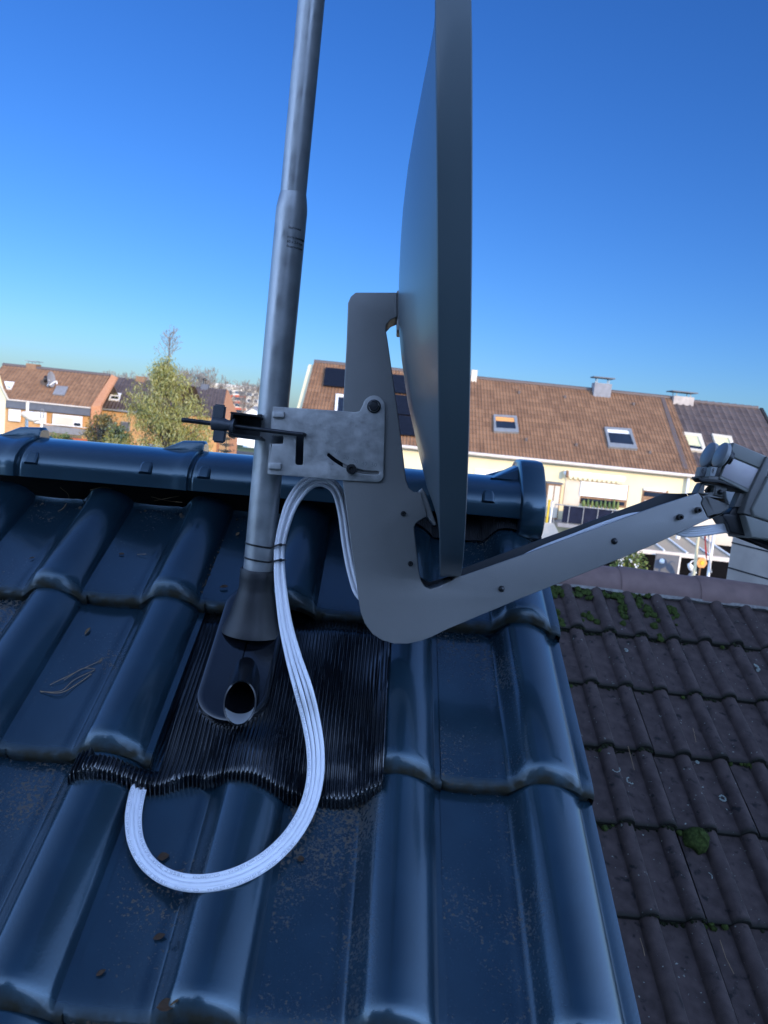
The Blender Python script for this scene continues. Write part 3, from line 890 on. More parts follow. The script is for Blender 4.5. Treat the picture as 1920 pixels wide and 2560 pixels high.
# tabs bolted to the dish back
bm = bmesh.new()
for (x0, y0, x1, y1) in ((992, 724, 1003, 826),):
    t = sheet(round_poly(px2([(x0, y0), (x1, y0), (x1, y1), (x0, y1)], ZN), .003), [], .05, .002, Matrix.Translation(EYE + FW * ((ZN + ZF) / 2)) @ CM); join(bm, t)
part('mounting_tab', bm, M['graph'], br)
bm = sheet(px2([(1046, 1228), (1056, 1220), (1064, 1232), (1086, 1296), (1092, 1312), (1086, 1314), (1068, 1292)], ZN), [], .05, .002, Matrix.Translation(EYE + FW * ((ZN + ZF) / 2)) @ CM)
part('mounting_tab', bm, M['graph'], br)
def screw(px, py, z, r, kind='socket', parent=br, mtl='black'):
    bm = bmesh.new(); c = az(px, py, z); d = -FW
    if kind == 'socket':
        lathe(bm, [(r, -.001), (r, .0022), (r * .8, .0032), (r * .45, .0034), (r * .42, .0012), (.0001, .001)], c, d, 24)
    elif kind == 'plug':
        lathe(bm, [(r, -.001), (r, .001), (r * .85, .003), (r * .5, .0045), (.0001, .005)], c, d, 24)
    elif kind == 'cap':
        lathe(bm, [(r, -.001), (r, .008), (r * .93, .0095), (r * .5, .0098), (r * .46, .004), (.0001, .0036)], c, d, 24)
    else:
        lathe(bm, [(r * 1.35, -.001), (r * 1.35, .0015), (r * 1.1, .002)], c, d, 28)
        lathe(bm, [(r, .001), (r, .0065), (r * .86, .0078), (.0001, .0082)], c, d, 6)
    return part('bolt', bm, M[mtl], parent, True, 30)
for x, y in ((1008, 1284), (1026, 1409)): screw(x, y, ZN, .0046, 'socket')
for x, y in ((1254, 1472), (1536, 1353)): screw(x, y, ZN, .0056, 'plug')
for x, y in ((1698, 1292.5), (1743, 1275)): screw(x, y, ZN, .0052, 'cap')
for x, y in ((871, 861), (872, 1290), (890, 1435)):
    bm = bmesh.new(); rbox(bm, az(x, y, ZN + .010), (.003, .008, .006), None, .001); part('nib', bm, M['graph'], br)

# galvanised elevation plate with slot, curved scale slot, numbers
G0 = ZN - .0045
pv = (935, 1016)
arc_o = arc(pv[0], pv[1], 166 + 4.6, 90 - 3, 133, 16)
arc_i = arc(pv[0], pv[1], 166 - 4.6, 133, 90 - 3, 16)
e1_ = arc(pv[0] + 166 * math.cos(R(133)), pv[1] + 166 * math.sin(R(133)), 4.6, 133, 313, 6)[1:-1]
e2_ = arc(pv[0] + 166 * math.cos(R(87)), pv[1] + 166 * math.sin(R(87)), 4.6, 267, 447, 6)[1:-1]
ear = arc(pv[0], pv[1], 27.5, 190, 360, 14)
GO = [(684, 1016.5), (783, 1022.5), (857, 1027.5), (888, 1030.5), (899, 1028)] + ear + [(962.5, 1030), (959, 1180)] + arc(941, 1187, 18.5, 5, 85, 6) + [(845, 1200), (763, 1192.5), (672, 1185.5), (675, 1150), (680, 1109), (706, 1109), (708, 1106), (708, 1090), (681, 1089)]
slot = round_poly([(741, 1081), (760, 1081), (757.5, 1163), (738.5, 1162)], 6, 4)
bm = zplate(GO, [slot, arc_o + e1_ + arc_i + e2_], G0, ZN - .0003, .0010)
gp = part('elevation_plate', bm, M['plate'], ds, True, 30)
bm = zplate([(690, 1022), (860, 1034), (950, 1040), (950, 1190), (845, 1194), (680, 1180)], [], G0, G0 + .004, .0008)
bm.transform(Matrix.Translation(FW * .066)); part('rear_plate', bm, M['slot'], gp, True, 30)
# folded flange of the plate towards the mast and pressed lugs
bm = bmesh.new()
for (a, b) in (((684, 1017), (681, 1088)), ((678, 1110), (672.5, 1184))):
    p0, p1 = az(*a, G0 + .003), az(*b, G0 + .003)
    slab(bm, [p0, p1, p1 + FW * .03, p0 + FW * .03], RI, .003)
part('flange', bm, M['plate'], gp)
for (x0, y0, x1, y1) in ((682, 1028, 713, 1046), (672, 1156, 705, 1175)):
    bm = sheet(round_poly(px2([(x0, y0), (x1, y0 + 2), (x1 - 1, y1), (x0, y1 - 1)], G0), .003, 5), [], .010, .0026, Matrix.Translation(EYE + FW * (G0 - .001)) @ CM)
    part('pressed_lug', bm, M['plate'], gp)
bm = bmesh.new()
for tx, px, py, rt_ in (('10', 843.5, 1130.5, 32), ('20', 865.5, 1144.5, 22), ('30', 888, 1154, 12), ('40', 911, 1159.5, 6), ('50', 935, 1162.5, 0)):
    Mx = Matrix.Translation(az(px, py, G0 - .0001)) @ CM @ Matrix.Rotation(-R(rt_ * .6 + 4), 4, 'Z')
    join(bm, text_me(tx, .0098, Mx, .00025, 'CENTER'))
for i in range(9):
    a = R(132 - i * 5.6)
    p0 = (pv[0] + 174 * math.cos(a), pv[1] + 174 * math.sin(a)); p1 = (pv[0] + 180 * math.cos(a), pv[1] + 180 * math.sin(a))
    tube(bm, [az(*p0, G0), az(*p1, G0)], .0003, 6)
part('scale_numbers', bm, M['zinc'], gp, False)
screw(935, 1016, G0, .0088, 'hex', gp, 'steelblk')
screw(879, 1173, G0 - .001, .0088, 'cap', gp, 'black')

# hook bolt, wing nut, toothed clamp
rodz = G0 - .009
A_, B_ = az(455, 1049.5, rodz + .002), az(750, 1086, rodz)
path = [A_ + (B_ - A_) * t for t in (0, .25, .5, .75, .93)] + [az(757, 1086.5, rodz + .001), az(760.5, 1087, rodz + .005), az(761, 1087.5, rodz + .03)]
bm = bmesh.new(); tube(bm, path, .0040, 14)
hb = part('hook_bolt', bm, M['steelblk'], ds)
bm = bmesh.new()
dr = (B_ - A_).normalized()
for i in range(46):
    p = A_ + dr * (.004 + i * .00165 * 1.6)
    if 26 < i < 30: pass
    lathe(bm, [(.0039, -.0006), (.0044, 0), (.0039, .0006)], p, dr, 14)
part('thread', bm, M['steelblk'], hb)
bm = bmesh.new()
lathe(bm, [(.0105, 0), (.0115, .001), (.0115, .022), (.0095, .026), (.0095, .034), (.0125, .036), (.0125, .039), (.004, .039)], az(530, 1058.5, rodz), dr, 28)
lathe(bm, [(.004, -.0001), (.0105, 0)], az(530, 1058.5, rodz), dr, 28)
q = Matrix((dr, FW, dr.cross(FW))).transposed()
rbox(bm, az(547.5, 1039 - 3, rodz), (.022, .008, .034), q, .003, 3)
rbox(bm, az(549.5, 1082 + 2, rodz), (.022, .008, .032), q, .003, 3)
part('wing_nut', bm, M['wing'], ds, True, 40)
bm = bmesh.new()
c0_ = az(583, 1067, rodz + .022)
def cb(px, py, z, s): rbox(bm, az(px, py, z), s, q, .0015, 2)
cb(583, 1066, rodz + .018, (.004, .048, .041))                 # end web the bolt runs through
cb(618, 1040, rodz + .018, (.052, .048, .0035))                # upper leg
cb(620, 1093, rodz + .018, (.056, .048, .0035))                # lower leg
cb(616, 1066, rodz + .040, (.052, .003, .040))                 # back
part('mast_clamp', bm, M['steelblk'], ds, True, 40)
bm = bmesh.new()
for px, py in ((655, 1040), (653, 1095)):
    for i in range(3): rbox(bm, az(px - 3 - i * 2, py, rodz + .024 + i * .010), (.006, .006, .006), q, .001)
part('clamp_teeth', bm, M['steelblk'], ds)

# end casting of the feed arm
bm = zplate([(1747, 1231), (1757, 1240), (1775, 1236), (1800, 1243), (1812, 1244), (1816, 1262), (1822, 1262), (1823, 1270), (1803, 1288), (1776, 1298), (1769, 1291), (1754, 1258), (1758, 1246)], [[(1764, 1243), (1768, 1243.5), (1816, 1262), (1814, 1273), (1800, 1281), (1788, 1283)]], ZN + .001, ZF, .0015)
ec = part('arm_end_casting', bm, M['lnbdark'], ds, True, 30)
bm = zplate([(1761, 1240), (1818, 1258), (1818, 1276), (1790, 1288)], [], ZN + .009, ZN + .016, .001)
part('recess_panel', bm, M['graph'], ec)
# saddle between arm and feed
bm = bmesh.new()
t = zplate([(1758, 1206), (1790, 1210), (1786, 1234), (1780, 1240), (1744, 1232), (1752, 1214)], [[(1763, 1211), (1786, 1214), (1783, 1232), (1760, 1231)]], ZN + .002, ZN + .030, .001); join(bm, t)
t = zplate([(1790, 1210), (1820, 1217), (1816, 1234), (1812, 1244), (1786, 1238)], [], ZN + .001, ZN + .030, .002); join(bm, t)
sd = part('feed_saddle', bm, M['lnbdark'], ds, True, 30)
bm = bmesh.new(); lathe(bm, [(.009, 0), (.009, .012), (.0075, .013), (.005, .013), (.005, .006), (.0001, .006)], az(1775, 1228, ZN + .030), (-FW - RI * .5), 6); part('bolt', bm, M['zinc'], sd)
screw(1801, 1230, ZN - .001, .0045, 'plug', sd)

# twin feed: caps, horns, body, label, collar
ln = Vector(((1915 - 1833), -(1140 - 1105), 0)).normalized()      # body axis in the picture (x right, y up)
ax = (RI * .905 - UI * .425).normalized()                          # away from the dish, dropping to the right
upx = (RI * .425 + UI * .905).normalized()
LZ = 1.335
lnb = part('feed_housing', zplate([(1835, 1106), (1917, 1140), (1901, 1172), (1822, 1139)], [], LZ - .012, LZ + .075, .003), M['lnbgrey'], ds, True, 30)
bm = zplate([(1821.5, 1140), (1900.5, 1173), (1872, 1233), (1798.5, 1196)], [], LZ - .0115, LZ + .075, .0015)
part('label_side', bm, M['lnbgrey'], lnb, True, 30)
part('foil_label', zplate([(1824, 1143), (1896, 1173.5), (1871, 1222), (1803, 1190)], [], LZ - .0122, LZ - .0110, .0003), M['foil'], lnb, True, 30)
bm = bmesh.new()                                                   # base tray
join(bm, zplate([(1745, 1195), (1754, 1204), (1802, 1207), (1856, 1225), (1858, 1220), (1800, 1199)], [], LZ - .010, LZ + .018, .0003))
part('base_tray', bm, M['black'], lnb, True, 30)
bm = zplate([(1800, 1204), (1872, 1234), (1866, 1262), (1834, 1268), (1812, 1300), (1834, 1306), (1870, 1312), (1920, 1330), (1960, 1300), (1960, 1160), (1917, 1141), (1898, 1180)], [], LZ + .004, LZ + .055, .003)
part('dark_body', bm, M['black'], lnb, True, 30)
bm = zplate([(1917, 1141), (1930, 1146), (1888, 1296), (1857, 1283), (1874, 1232)], [], LZ - .018, LZ + .06, .003)
part('collar', bm, M['lnbdark'], lnb, True, 30)
bm = zplate([(1922, 1190), (1990, 1210), (1990, 1325), (1920, 1303), (1884, 1291), (1880, 1272)], [], LZ - .024, LZ + .07, .004)
part('rear_housing', bm, M['lnbgrey'], lnb, True, 30)
bm = zplate([(1862, 1288), (1884, 1292), (1920, 1304), (1990, 1326), (1990, 1375), (1920, 1350), (1878, 1345)], [], LZ - .021, LZ + .07, .004)
part('rear_housing', bm, M['lnbgrey'], lnb, True, 30)
bm = zplate([(1812, 1284), (1862, 1288), (1878, 1345), (1920, 1352), (1990, 1378), (1990, 1395), (1900, 1350), (1850, 1336), (1826, 1330), (1820, 1312), (1806, 1290)], [], LZ + .0, LZ + .05, .002)
part('lower_shell', bm, M['black'], lnb, True, 30)
bm = zplate([(1815, 1228), (1838, 1230), (1824, 1262), (1816, 1244)], [], LZ - .006, LZ + .02, .0015)
part('scale_block', bm, M['capblue'], lnb, True, 30)
bm = zplate([(1850, 1232), (1870, 1236), (1858, 1268), (1836, 1268)], [], LZ - .002, LZ + .03, .002)
part('neck', bm, M['lnbdark'], lnb, True, 30)
dcap = (-ax * .80 - FW * .58 + UI * .10).normalized()                # caps face back to the dish and a little to us
for (cx, cy, zc) in ((1770.5, 1137, LZ + .045), (1801.5, 1137, LZ - .006)):
    c = az(cx, cy, zc)
    vw = ray(cx, cy).normalized(); xi = (RI - vw * RI.dot(vw)).normalized(); yi = (UI - vw * UI.dot(vw)).normalized()
    dv = (xi * -.82 + yi * .40 - vw * .41).normalized()
    bm = bmesh.new(); q5 = zc / LZ
    prof_ = [(.0001, .0030), (.0205, .0026), (.0225, .0015), (.0232, -.0005), (.0232, -.0045), (.0222, -.0055), (.0150, -.0060)]
    lathe(bm, [(r_ * q5, h_) for r_, h_ in prof_], c, dv, 44)
    fc = part('feed_cap', bm, M['capblue'], lnb, True, 35)
    bm = bmesh.new(); lathe(bm, [(.0165 * q5, -.0055), (.0165 * q5, -.012), (.0135 * q5, -.014), (.0135 * q5, -.018)], c, dv, 32); part('horn', bm, M['black'], fc)
for (x0, zt) in ((1747, LZ + .020), (1773, LZ - .012)):
    bm = zplate([(x0 + 6, 1167), (x0 + 21, 1168), (x0 + 14, 1190.5), (x0 + 1, 1190)], [], zt, zt + .02, .0004)
    tb = part('clip_tab', bm, M['capblue'], lnb, True, 30)
    bm = bmesh.new()
    cx, cy = x0 + 10.5, 1177
    ringp = [az(cx + 2.9 * math.cos(a) - 1.8 * math.sin(a) * .5, cy + 5.6 * math.sin(a), zt - .0002) for a in [R(60 + 250 * i / 14) for i in range(15)]]
    tube(bm, ringp, .00045, 6); tube(bm, [az(cx + .6, cy - 3, zt - .0002), az(cx - .3, cy + 2, zt - .0002)], .0007, 6)
    part('ring_emblem', bm, M['darkink'], tb)
    bm = zplate([(x0 + 21, 1166), (x0 + 32, 1168), (x0 + 24, 1196), (x0 + 12, 1194)], [], zt + .004, zt + .03, .0004)
    part('horn_block', bm, M['black'], lnb, True, 30)
    bm = zplate([(x0 - 1, 1190), (x0 + 24, 1192), (x0 + 22, 1200), (x0 - 2, 1197)], [], zt + .001, zt + .03, .0004)
    part('horn_block', bm, M['lnbdark'], lnb, True, 30)

# ------------------------------------------------------------------ cables
CW = [  # px, py, depth or ('n', extra height over the tiles), half spread px
    (1900, 1310, 1.350, 5), (1862, 1313, 1.350, 6), (1800, 1322, 1.352, 7), (1725, 1330, 1.358, 8), (1690, 1322, 1.362, 8), (1655, 1296, 1.364, 8), (1590, 1292, 1.364, 6), (1520, 1312, 1.364, 6), (1440, 1343, 1.364, 6), (1340, 1384, 1.364, 7), (1230, 1442, 1.364, 8),
    (1090, 1500, 1.364, 8), (960, 1520, 1.366, 9), (905, 1488, 1.375, 9), (884, 1440, 1.385, 8), (868, 1360, 1.392, 8), (858, 1285, 1.392, 8), (842, 1226, 1.390, 9), (806, 1200, 1.388, 11), (765, 1212, 1.386, 12), (730, 1258, 1.384, 11), (710, 1315, 1.384, 9), (700, 1362, 1.388, 8), (698, 1396, 1.388, 8), (701, 1460, 1.374, 9), (713, 1555, 1.33, 11), (733, 1640, 1.275, 14), (757, 1720, 1.225, 17),
    (783, 1800, ('n', .014), 17), (800, 1880, ('n', .012), 16), (801, 1950, ('n', .010), 15), (783, 2030, ('n', .008), 14), (742, 2095, ('n', .006), 15), (683, 2158, ('n', .005), 16), (612, 2198, ('n', .004), 16), (540, 2219, ('n', .004), 16), (468, 2222, ('n', .004), 16), (402, 2207, ('n', .004), 16), (350, 2170, ('n', .004), 16), (323, 2108, ('n', .005), 15), (321, 2045, ('n', .006), 15), (340, 1995, ('n', .007), 14), (349, 1962, ('n', .009), 13), (357, 1938, ('n', .006), 12)]
def cover(u, v):
    return max(max(roof_h(u + a, v + b) for a in (-.03, -.015, 0, .015, .03) for b in (-.02, 0, .02)), fl_h(u, v) + .004 if (.322 < u < .79 and -.05 < v < .385) else -1)
RC = .0035
cable_paths = []
lat = [-1.0, -.36, .33, 1.0]
dep = [0.0, .0040, .0, .0040]
pxs = [Vector((p[0], p[1], 0)) for p in CW]
for ci in range(4):
    pts = []
    for i, p in enumerate(CW):
        d = (pxs[min(i + 1, len(pxs) - 1)] - pxs[max(i - 1, 0)]).normalized()
        nr = Vector((-d.y, d.x, 0))
        x, y = p[0] + nr.x * lat[ci] * p[3] * 1.10, p[1] + nr.y * lat[ci] * p[3] * 1.10
        if isinstance(p[2], tuple):
            n = .03
            for _ in range(4):
                q = on_roof(x, y, n); u, v, _n = uv_of(q); n = (cover(u, v) if i < len(CW) - 3 else roof_h(u, v)) + RC + p[2][1] * .6 + dep[ci] * .4
            pts.append(on_roof(x, y, n))
        else: pts.append(az(x, y, p[2] + dep[ci] * (1 if i > 12 else 0)))
    # ease out kinks in height
    for _ in range(3):
        pts = [pts[0]] + [pts[i] * .5 + (pts[i - 1] + pts[i + 1]) * .25 if 27 < i < len(pts) - 1 else pts[i] for i in range(1, len(pts) - 1)] + [pts[-1]]
    cable_paths.append(catmull(pts, 9))
labels = ['white coaxial cable on the outer side of the loop over the tiles', 'white coaxial cable second from the outer side of the loop', 'white coaxial cable second from the inner side of the loop', 'white coaxial cable on the inner side of the loop, printed all along']
PR = ['KATHREIN LCD 111 A+ CE Eca Klasse A+ (DIN EN 50117-9-2) KDG 1 TS 153 25 20 3.7   ', '', '', 'KATHREIN LCD 111 A+ CE Eca Klasse A+ (DIN EN 50117-9-2) KDG 1 TS 153 25 20 3.7   ']
def wrap_text(path, body, s_from, s_to, flip):
    """print along a cable, on the side turned to the sky"""
    acc = [0.0]
    for a, b in zip(path, path[1:]): acc.append(acc[-1] + (b - a).length)
    def pos(s):
        lo = 0
        for i in range(len(acc) - 1):
            if acc[i + 1] >= s: lo = i; break
        else: lo = len(acc) - 2
        t = (s - acc[lo]) / max(1e-9, acc[lo + 1] - acc[lo])
        return path[lo].lerp(path[lo + 1], t), (path[lo + 1] - path[lo]).normalized()
    t = text_me(body, .0052, Matrix.Identity(4), .00008)
    L_ = max(v.co.x for v in t.verts)
    for v in t.verts:
        s = s_from + (v.co.x if not flip else L_ - v.co.x)
        s = min(max(s, 0), acc[-1] - 1e-4)
        p, d = pos(s)
        toeye = (EYE - p).normalized()
        a = (toeye - d * toeye.dot(d)).normalized()
        side = a.cross(d) if not flip else d.cross(a)
        an = v.co.y / RC
        v.co = p + (a * math.cos(an) - side * math.sin(an)) * (RC + .00012 + v.co.z)
    return t, L_
for ci, path in enumerate(cable_paths):
    bm = bmesh.new(); tube(bm, path, RC, 12)
    t = thing('coaxial_cable', labels[ci], 'cable', path[-1], 'white antenna cables')
    part('sheath', bm, M['cable'], t, True, 60)
    if PR[ci]:
        tot = sum((b - a).length for a, b in zip(path, path[1:]))
        bm = bmesh.new(); s = tot - .02
        for _ in range(3 if ci == 3 else 2):
            tx, L_ = wrap_text(path, PR[ci], 0, 0, False); tx.free()
            s -= L_ + .012
            tx, L_ = wrap_text(path, PR[ci], s, 0, True); join(bm, tx)
        part('printed_lettering', bm, M['ink'], t, False)
# cable ties
for i, (y0, lab) in enumerate(((1358, 'upper thin black cable tie round mast and white cables'), (1396, 'lower thin black cable tie round mast and white cables'))):
    p = mb + MD * ((1429 - y0) / 920 * LC * .985)
    t = thing('cable_tie', lab, 'cable tie', p, 'black cable ties on the mast')
    xq = Vector((1, 0, 0)); xq = (xq - MD * xq.dot(MD)).normalized(); yq = MD.cross(xq)
    if yq.y > 0: yq = -yq
    loop = [p + xq * (math.sin(a) * .0276) + yq * (math.cos(a) * .0278) + MD * (.0025 * math.cos(a) - .002 * math.sin(a)) for a in [R(50 - 340 * k / 40) for k in range(35)]]
    cc = az(700, y0 + 4, 1.381)
    loop = loop + [p - yq * .012 + xq * .040, cc + RI * .009 + FW * .004, cc + RI * .005 - FW * .003, cc - RI * .003 - FW * .0045, loop[0]]
    bm = bmesh.new()
    rr = []
    for k, q_ in enumerate(loop):
        a = loop[k - 1]; b = loop[(k + 1) % len(loop)]
        d = (b - a).normalized(); o_ = d.cross(MD).normalized()
        rr.append([bm.verts.new(q_ + MD * s_ * .0016 + o_ * w_) for s_, w_ in ((-1, -.0006), (1, -.0006), (1, .0006), (-1, .0006))])
    for k in range(len(rr)):
        a, b = rr[k], rr[(k + 1) % len(rr)]
        for s_ in range(4): bm.faces.new((a[s_], a[(s_ + 1) % 4], b[(s_ + 1) % 4], b[s_]))
    part('band', bm, M['black'], t, False)
    bm = bmesh.new(); rbox(bm, cc + RI * .002 - FW * .005, (.007, .005, .0055), Matrix((RI, FW, UI)).transposed(), .0012)
    part('lock_head', bm, M['black'], t)
    bm = bmesh.new(); tube(bm, [cc + RI * .004 - FW * .004, cc + RI * .013 - FW * .004 + UI * .0003], .0009, 6); part('cut_tail', bm, M['black'], t)

# ------------------------------------------------------------------ neighbouring roof on the right
U2 = Vector((0, 0, 0)); t_, a_, s_ = .02551878 * -1, .05697927, .50793335
t_ = .02551878
U2 = Vector((-math.cos(t_) * math.cos(a_), -math.cos(t_) * math.sin(a_), math.sin(t_)))
h_ = U2.cross(Vector((0, 0, 1))); h_ = -h_ if h_.y > 0 else h_; h_.normalize()
n0 = U2.cross(h_); n0 = n0 if n0.z > 0 else -n0
V2 = h_ * math.cos(s_) - n0 * math.sin(s_)
N2 = U2.cross(V2); N2 = N2 if N2.z > 0 else -N2
O2 = EYE + Vector((.92308178, 3.39868031, -.8552894))
W2, L2 = .30, .32085
RM2 = Matrix((-U2, -V2, N2)).transposed().to_4x4(); RM2.translation = O2
nb = thing('brown_roofed_house', 'neighbouring lower house with mossy brown concrete tile roof beside the verge', 'house', (3, 4, 0))
MW2 = Matrix.Translation(ORG[nb.name])
rdg = plane_hit(1660, 1480, O2, N2); v2r = (rdg - O2).dot(V2)
bm = bmesh.new()
rl2 = lambda x, y, z=0: RM2 @ Vector((x, y, z))
slab(bm, [rl2(-1.2, -3.0, -.06), rl2(7, -3.0, -.06), rl2(7, -v2r - .0, -.06), rl2(-1.2, -v2r, -.06)], N2, .05)
p0, p1 = rl2(-1.2, -v2r, -.06), rl2(7, -v2r, -.06)
slab(bm, [p0, p1, p1 + Vector((0, 3.2, -1.78)), p0 + Vector((0, 3.2, -1.78))], (0, 1.78, 3.2), .05)
roof2 = part('roof', bm, M['deck'], nb, False)
roof2.data.transform(RM2.inverted() @ MW2); roof2.matrix_basis = MW2.inverted() @ RM2
def ctile(name, length):
    bm = bmesh.new()
    def pz(x):
        x = x % .15
        d = abs(x - .112) / .031
        return .031 * math.sqrt(max(0, 1 - d * d)) ** .95 if d < 1 else .0
    xs = []
    for b in (0, .15): xs += [b + v for v in (0, .03, .06, .080, .0815, .083, .0855, .091, .098, .105, .112, .119, .126, .133, .1395, .1425, .145)]
    xs += [.2985]
    ys = [y for y in (-.001, .004, .015, .05, .15, .25) if y < length - .01] + [length]
    def pt(x, y, dz=0): return (x, y, pz(x) - .022 * max(y, 0) / L2 - (.004 if y < 0 else 0) + dz)
    rows = [[bm.verts.new((x, 0, pz(x) - .026)) for x in xs]] + [[bm.verts.new(pt(x, y)) for x in xs] for y in ys]
    for a, b in zip(rows, rows[1:]):
        for i in range(len(xs) - 1): bm.faces.new((a[i], a[i + 1], b[i + 1], b[i]))
    for c in (0, -1):
        s = [r[c] for r in rows[1:]]; g = [bm.verts.new(v.co + Vector((0, 0, -.018))) for v in s]
        for i in range(len(s) - 1): bm.faces.new((s[i], s[i + 1], g[i + 1], g[i]))
    return to_me(name, bm, True, 45)
cme = ctile('concrete_tile', L2 + .05); cme.materials.append(M['conc'])
nrow0 = math.ceil(v2r / L2)
cmt = ctile('concrete_tile_top', nrow0 * L2 - v2r + .02); cmt.materials.append(M['conc'])
for j in range(nrow0, 8):
    for k in range(-3, 9):
        # local x of the tile's left edge: rolls sit at multiples of .15 in the fitted lattice
        o = bpy.data.objects.new('roof_tile', cmt if j == nrow0 else cme); COL.objects.link(o); o.parent = roof2
        o.location = (k * .30 - .112 + random.uniform(-.002, .002), -j * L2 + random.uniform(-.005, .005), random.uniform(-.002, .002))
        o.rotation_euler = (random.uniform(-.006, .006), random.uniform(-.006, .006), random.uniform(-.006, .006))
# its ridge: half-round brown tiles bedded in mortar
R2 = rl2(0, -v2r, .025)
for k in range(-4, 12):
    bm = bmesh.new()
    s0 = -.13 + k * .40
    rings = []
    for s, r_ in ((0, .098), (.004, .102), (.03, .105), (.40, .096), (.41, .096)):
        c = R2 - U2 * (s0 + s) + Vector((0, .085, -.035))
        rings.append([bm.verts.new(c + Vector((0, -math.cos(R(a)) * r_ * 1.05, math.sin(R(a)) * r_ * .98))) for a in [i * 180 / 20 for i in range(21)]])
    for a, b in zip(rings, rings[1:]):
        for i in range(20): bm.faces.new((a[i], a[i + 1], b[i + 1], b[i]))
    part('ridge_tile', bm, None, nb)
    bpy.context.scene.collection.objects[-1] if False else None
M['ridge2'] = mat('brown_concrete_ridge', (.145, .088, .078), .72, 0, .16, 14, .3, 260)
for o in list(COL.objects):
    if o.name.startswith('ridge_tile') and o.parent == nb: o.data.materials.append(M['ridge2'])
bm = bmesh.new()
rows = []
for i in range(401):
    s = -1.2 + 5.5 * i / 400
    lo = max(-.004, .006 + .010 * noise.noise((s * 9, 3, 0)) + .010 * noise.noise((s * 37, 3, 0)))
    rows.append([bm.verts.new(R2 - U2 * s + Vector((0, -.0175, -.033)) + d) for d in (Vector((0, -.004, .004)), Vector((0, -.006, -.004 - lo * .8)), Vector((0, .02, -.03)))])
for a, b in zip(rows, rows[1:]):
    for i in range(2): bm.faces.new((a[i], a[i + 1], b[i + 1], b[i]))
part('ridge_mortar', bm, M['screed'], nb)
# moss on that roof: cushions as stuff, the one big cushion as a thing
def moss_clump(bm, P, nrm, r, h, seed):
    x, y = frame(nrm)
    K = 14
    prev = None
    for q in range(6):
        f = q / 5
        ring = []
        for k in range(K):
            a = 2 * math.pi * k / K
            rr_ = r * math.cos(f * math.pi / 2 * .98) * (1 + .35 * noise.noise((math.cos(a) * 2 + seed, math.sin(a) * 2, f * 2)))
            ring.append(bm.verts.new(P + (x * math.cos(a) + y * math.sin(a)) * rr_ + nrm * (h * math.sin(f * math.pi / 2) * (1 + .4 * noise.noise((a * 2, seed, f * 3))) - .004)))
        if prev:
            for k in range(K): bm.faces.new((prev[k], prev[(k + 1) % K], ring[(k + 1) % K], ring[k]))
        prev = ring
    bm.faces.new(prev)
def on_roof2(px, py, n=0): return plane_hit(px, py, O2 + N2 * n, N2)
bm = bmesh.new()
rnd = random.Random(5)
for _ in range(380):
    px = rnd.uniform(1370, 1700); py = 1468 + abs(rnd.gauss(0, 42)) + (px - 1400) * .08
    if noise.noise((px * .02, py * .015, 5)) < -.02 and py > 1490: continue
    P = on_roof2(px, py, -.005 + rnd.uniform(0, .006)); d = P - O2
    x_ = (-d.dot(U2) + .112) % .15
    if .08 < x_ < .145 and rnd.random() < .75: continue
    moss_clump(bm, P, N2, rnd.uniform(.006, .020), rnd.uniform(.006, .018), rnd.uniform(0, 90))
for j in range(0, 6):                                                   # moss and dirt along the tile laps
    for _ in range(80):
        x_ = rnd.uniform(-.3, 2.2); P = O2 - U2 * x_ + V2 * (j * L2 + rnd.uniform(0, .018)) - N2 * .010
        if noise.noise((x_ * 5, j * 3.1, 2)) < .12: continue
        moss_clump(bm, P, N2, rnd.uniform(.005, .013), rnd.uniform(.005, .012), rnd.uniform(0, 90))
o = part('moss', bm, M['moss'], None, True, 80); tag(o, 'patchy green moss growing under the brown ridge and along the tile laps', 'moss', None, 'stuff')
M['blackmoss'] = mat('dark_lap_moss', (.014, .017, .009), .95, 0, .6, 70, .9, 300, .1)
bm = bmesh.new()
for j in range(-1, 6):
    for _ in range(330):
        x_ = rnd.uniform(-.4, 2.3)
        if noise.noise((x_ * 4, j * 7.7, 5)) < -.15: continue
        r_ = (-(-x_) + .112) % .15; rise = .030 if .085 < r_ < .14 else 0
        P = O2 - U2 * x_ + V2 * (j * L2 + rnd.uniform(-.004, .010)) + N2 * (rise - .020 + rnd.uniform(-.004, .006)); moss_clump(bm, P, N2, rnd.uniform(.003, .009), rnd.uniform(.003, .008), rnd.uniform(0, 90))
tag(part('lap_moss', bm, M['blackmoss'], None, True, 80), 'blackish moss and dirt crusted along the lower edges of the brown tiles', 'moss', None, 'stuff')
bm = bmesh.new(); P = on_roof2(1741, 2100, -.01); moss_clump(bm, P, N2, .050, .038, 4.2)
tag(part('moss_cushion', bm, M['moss'], None, True, 80), 'round bright green moss cushion on the brown concrete tiles', 'moss')
# lichen rings / bird lime on the roofs
def lichen(px, py, onf, nrm, r, a0, a1, lab, w=.3, mt=None):
    bm = bmesh.new(); P = onf(px, py, .0); x, y = frame(nrm); K = 26
    inn, out_ = [], []
    for k in range(K + 1):
        a = R(a0 + (a1 - a0) * k / K)
        d = x * math.cos(a) + y * math.sin(a)
        j_ = 1 + .22 * noise.noise((math.cos(a) * 4 + px, math.sin(a) * 4, 0)); wv = w * (1 + .7 * noise.noise((a * 3 + px, 2, 0)))
        inn.append(bm.verts.new(P + d * r * (j_ - wv) + nrm * .0025)); out_.append(bm.verts.new(P + d * r * j_ + nrm * .0022))
    for k in range(K): bm.faces.new((inn[k], inn[k + 1], out_[k + 1], out_[k]))
    bmesh.ops.solidify(bm, geom=list(bm.faces), thickness=.003)
    tag(part('lichen_patch', bm, mt or M['lichen'], None), lab, 'lichen', 'pale lichen patches on the tiles')
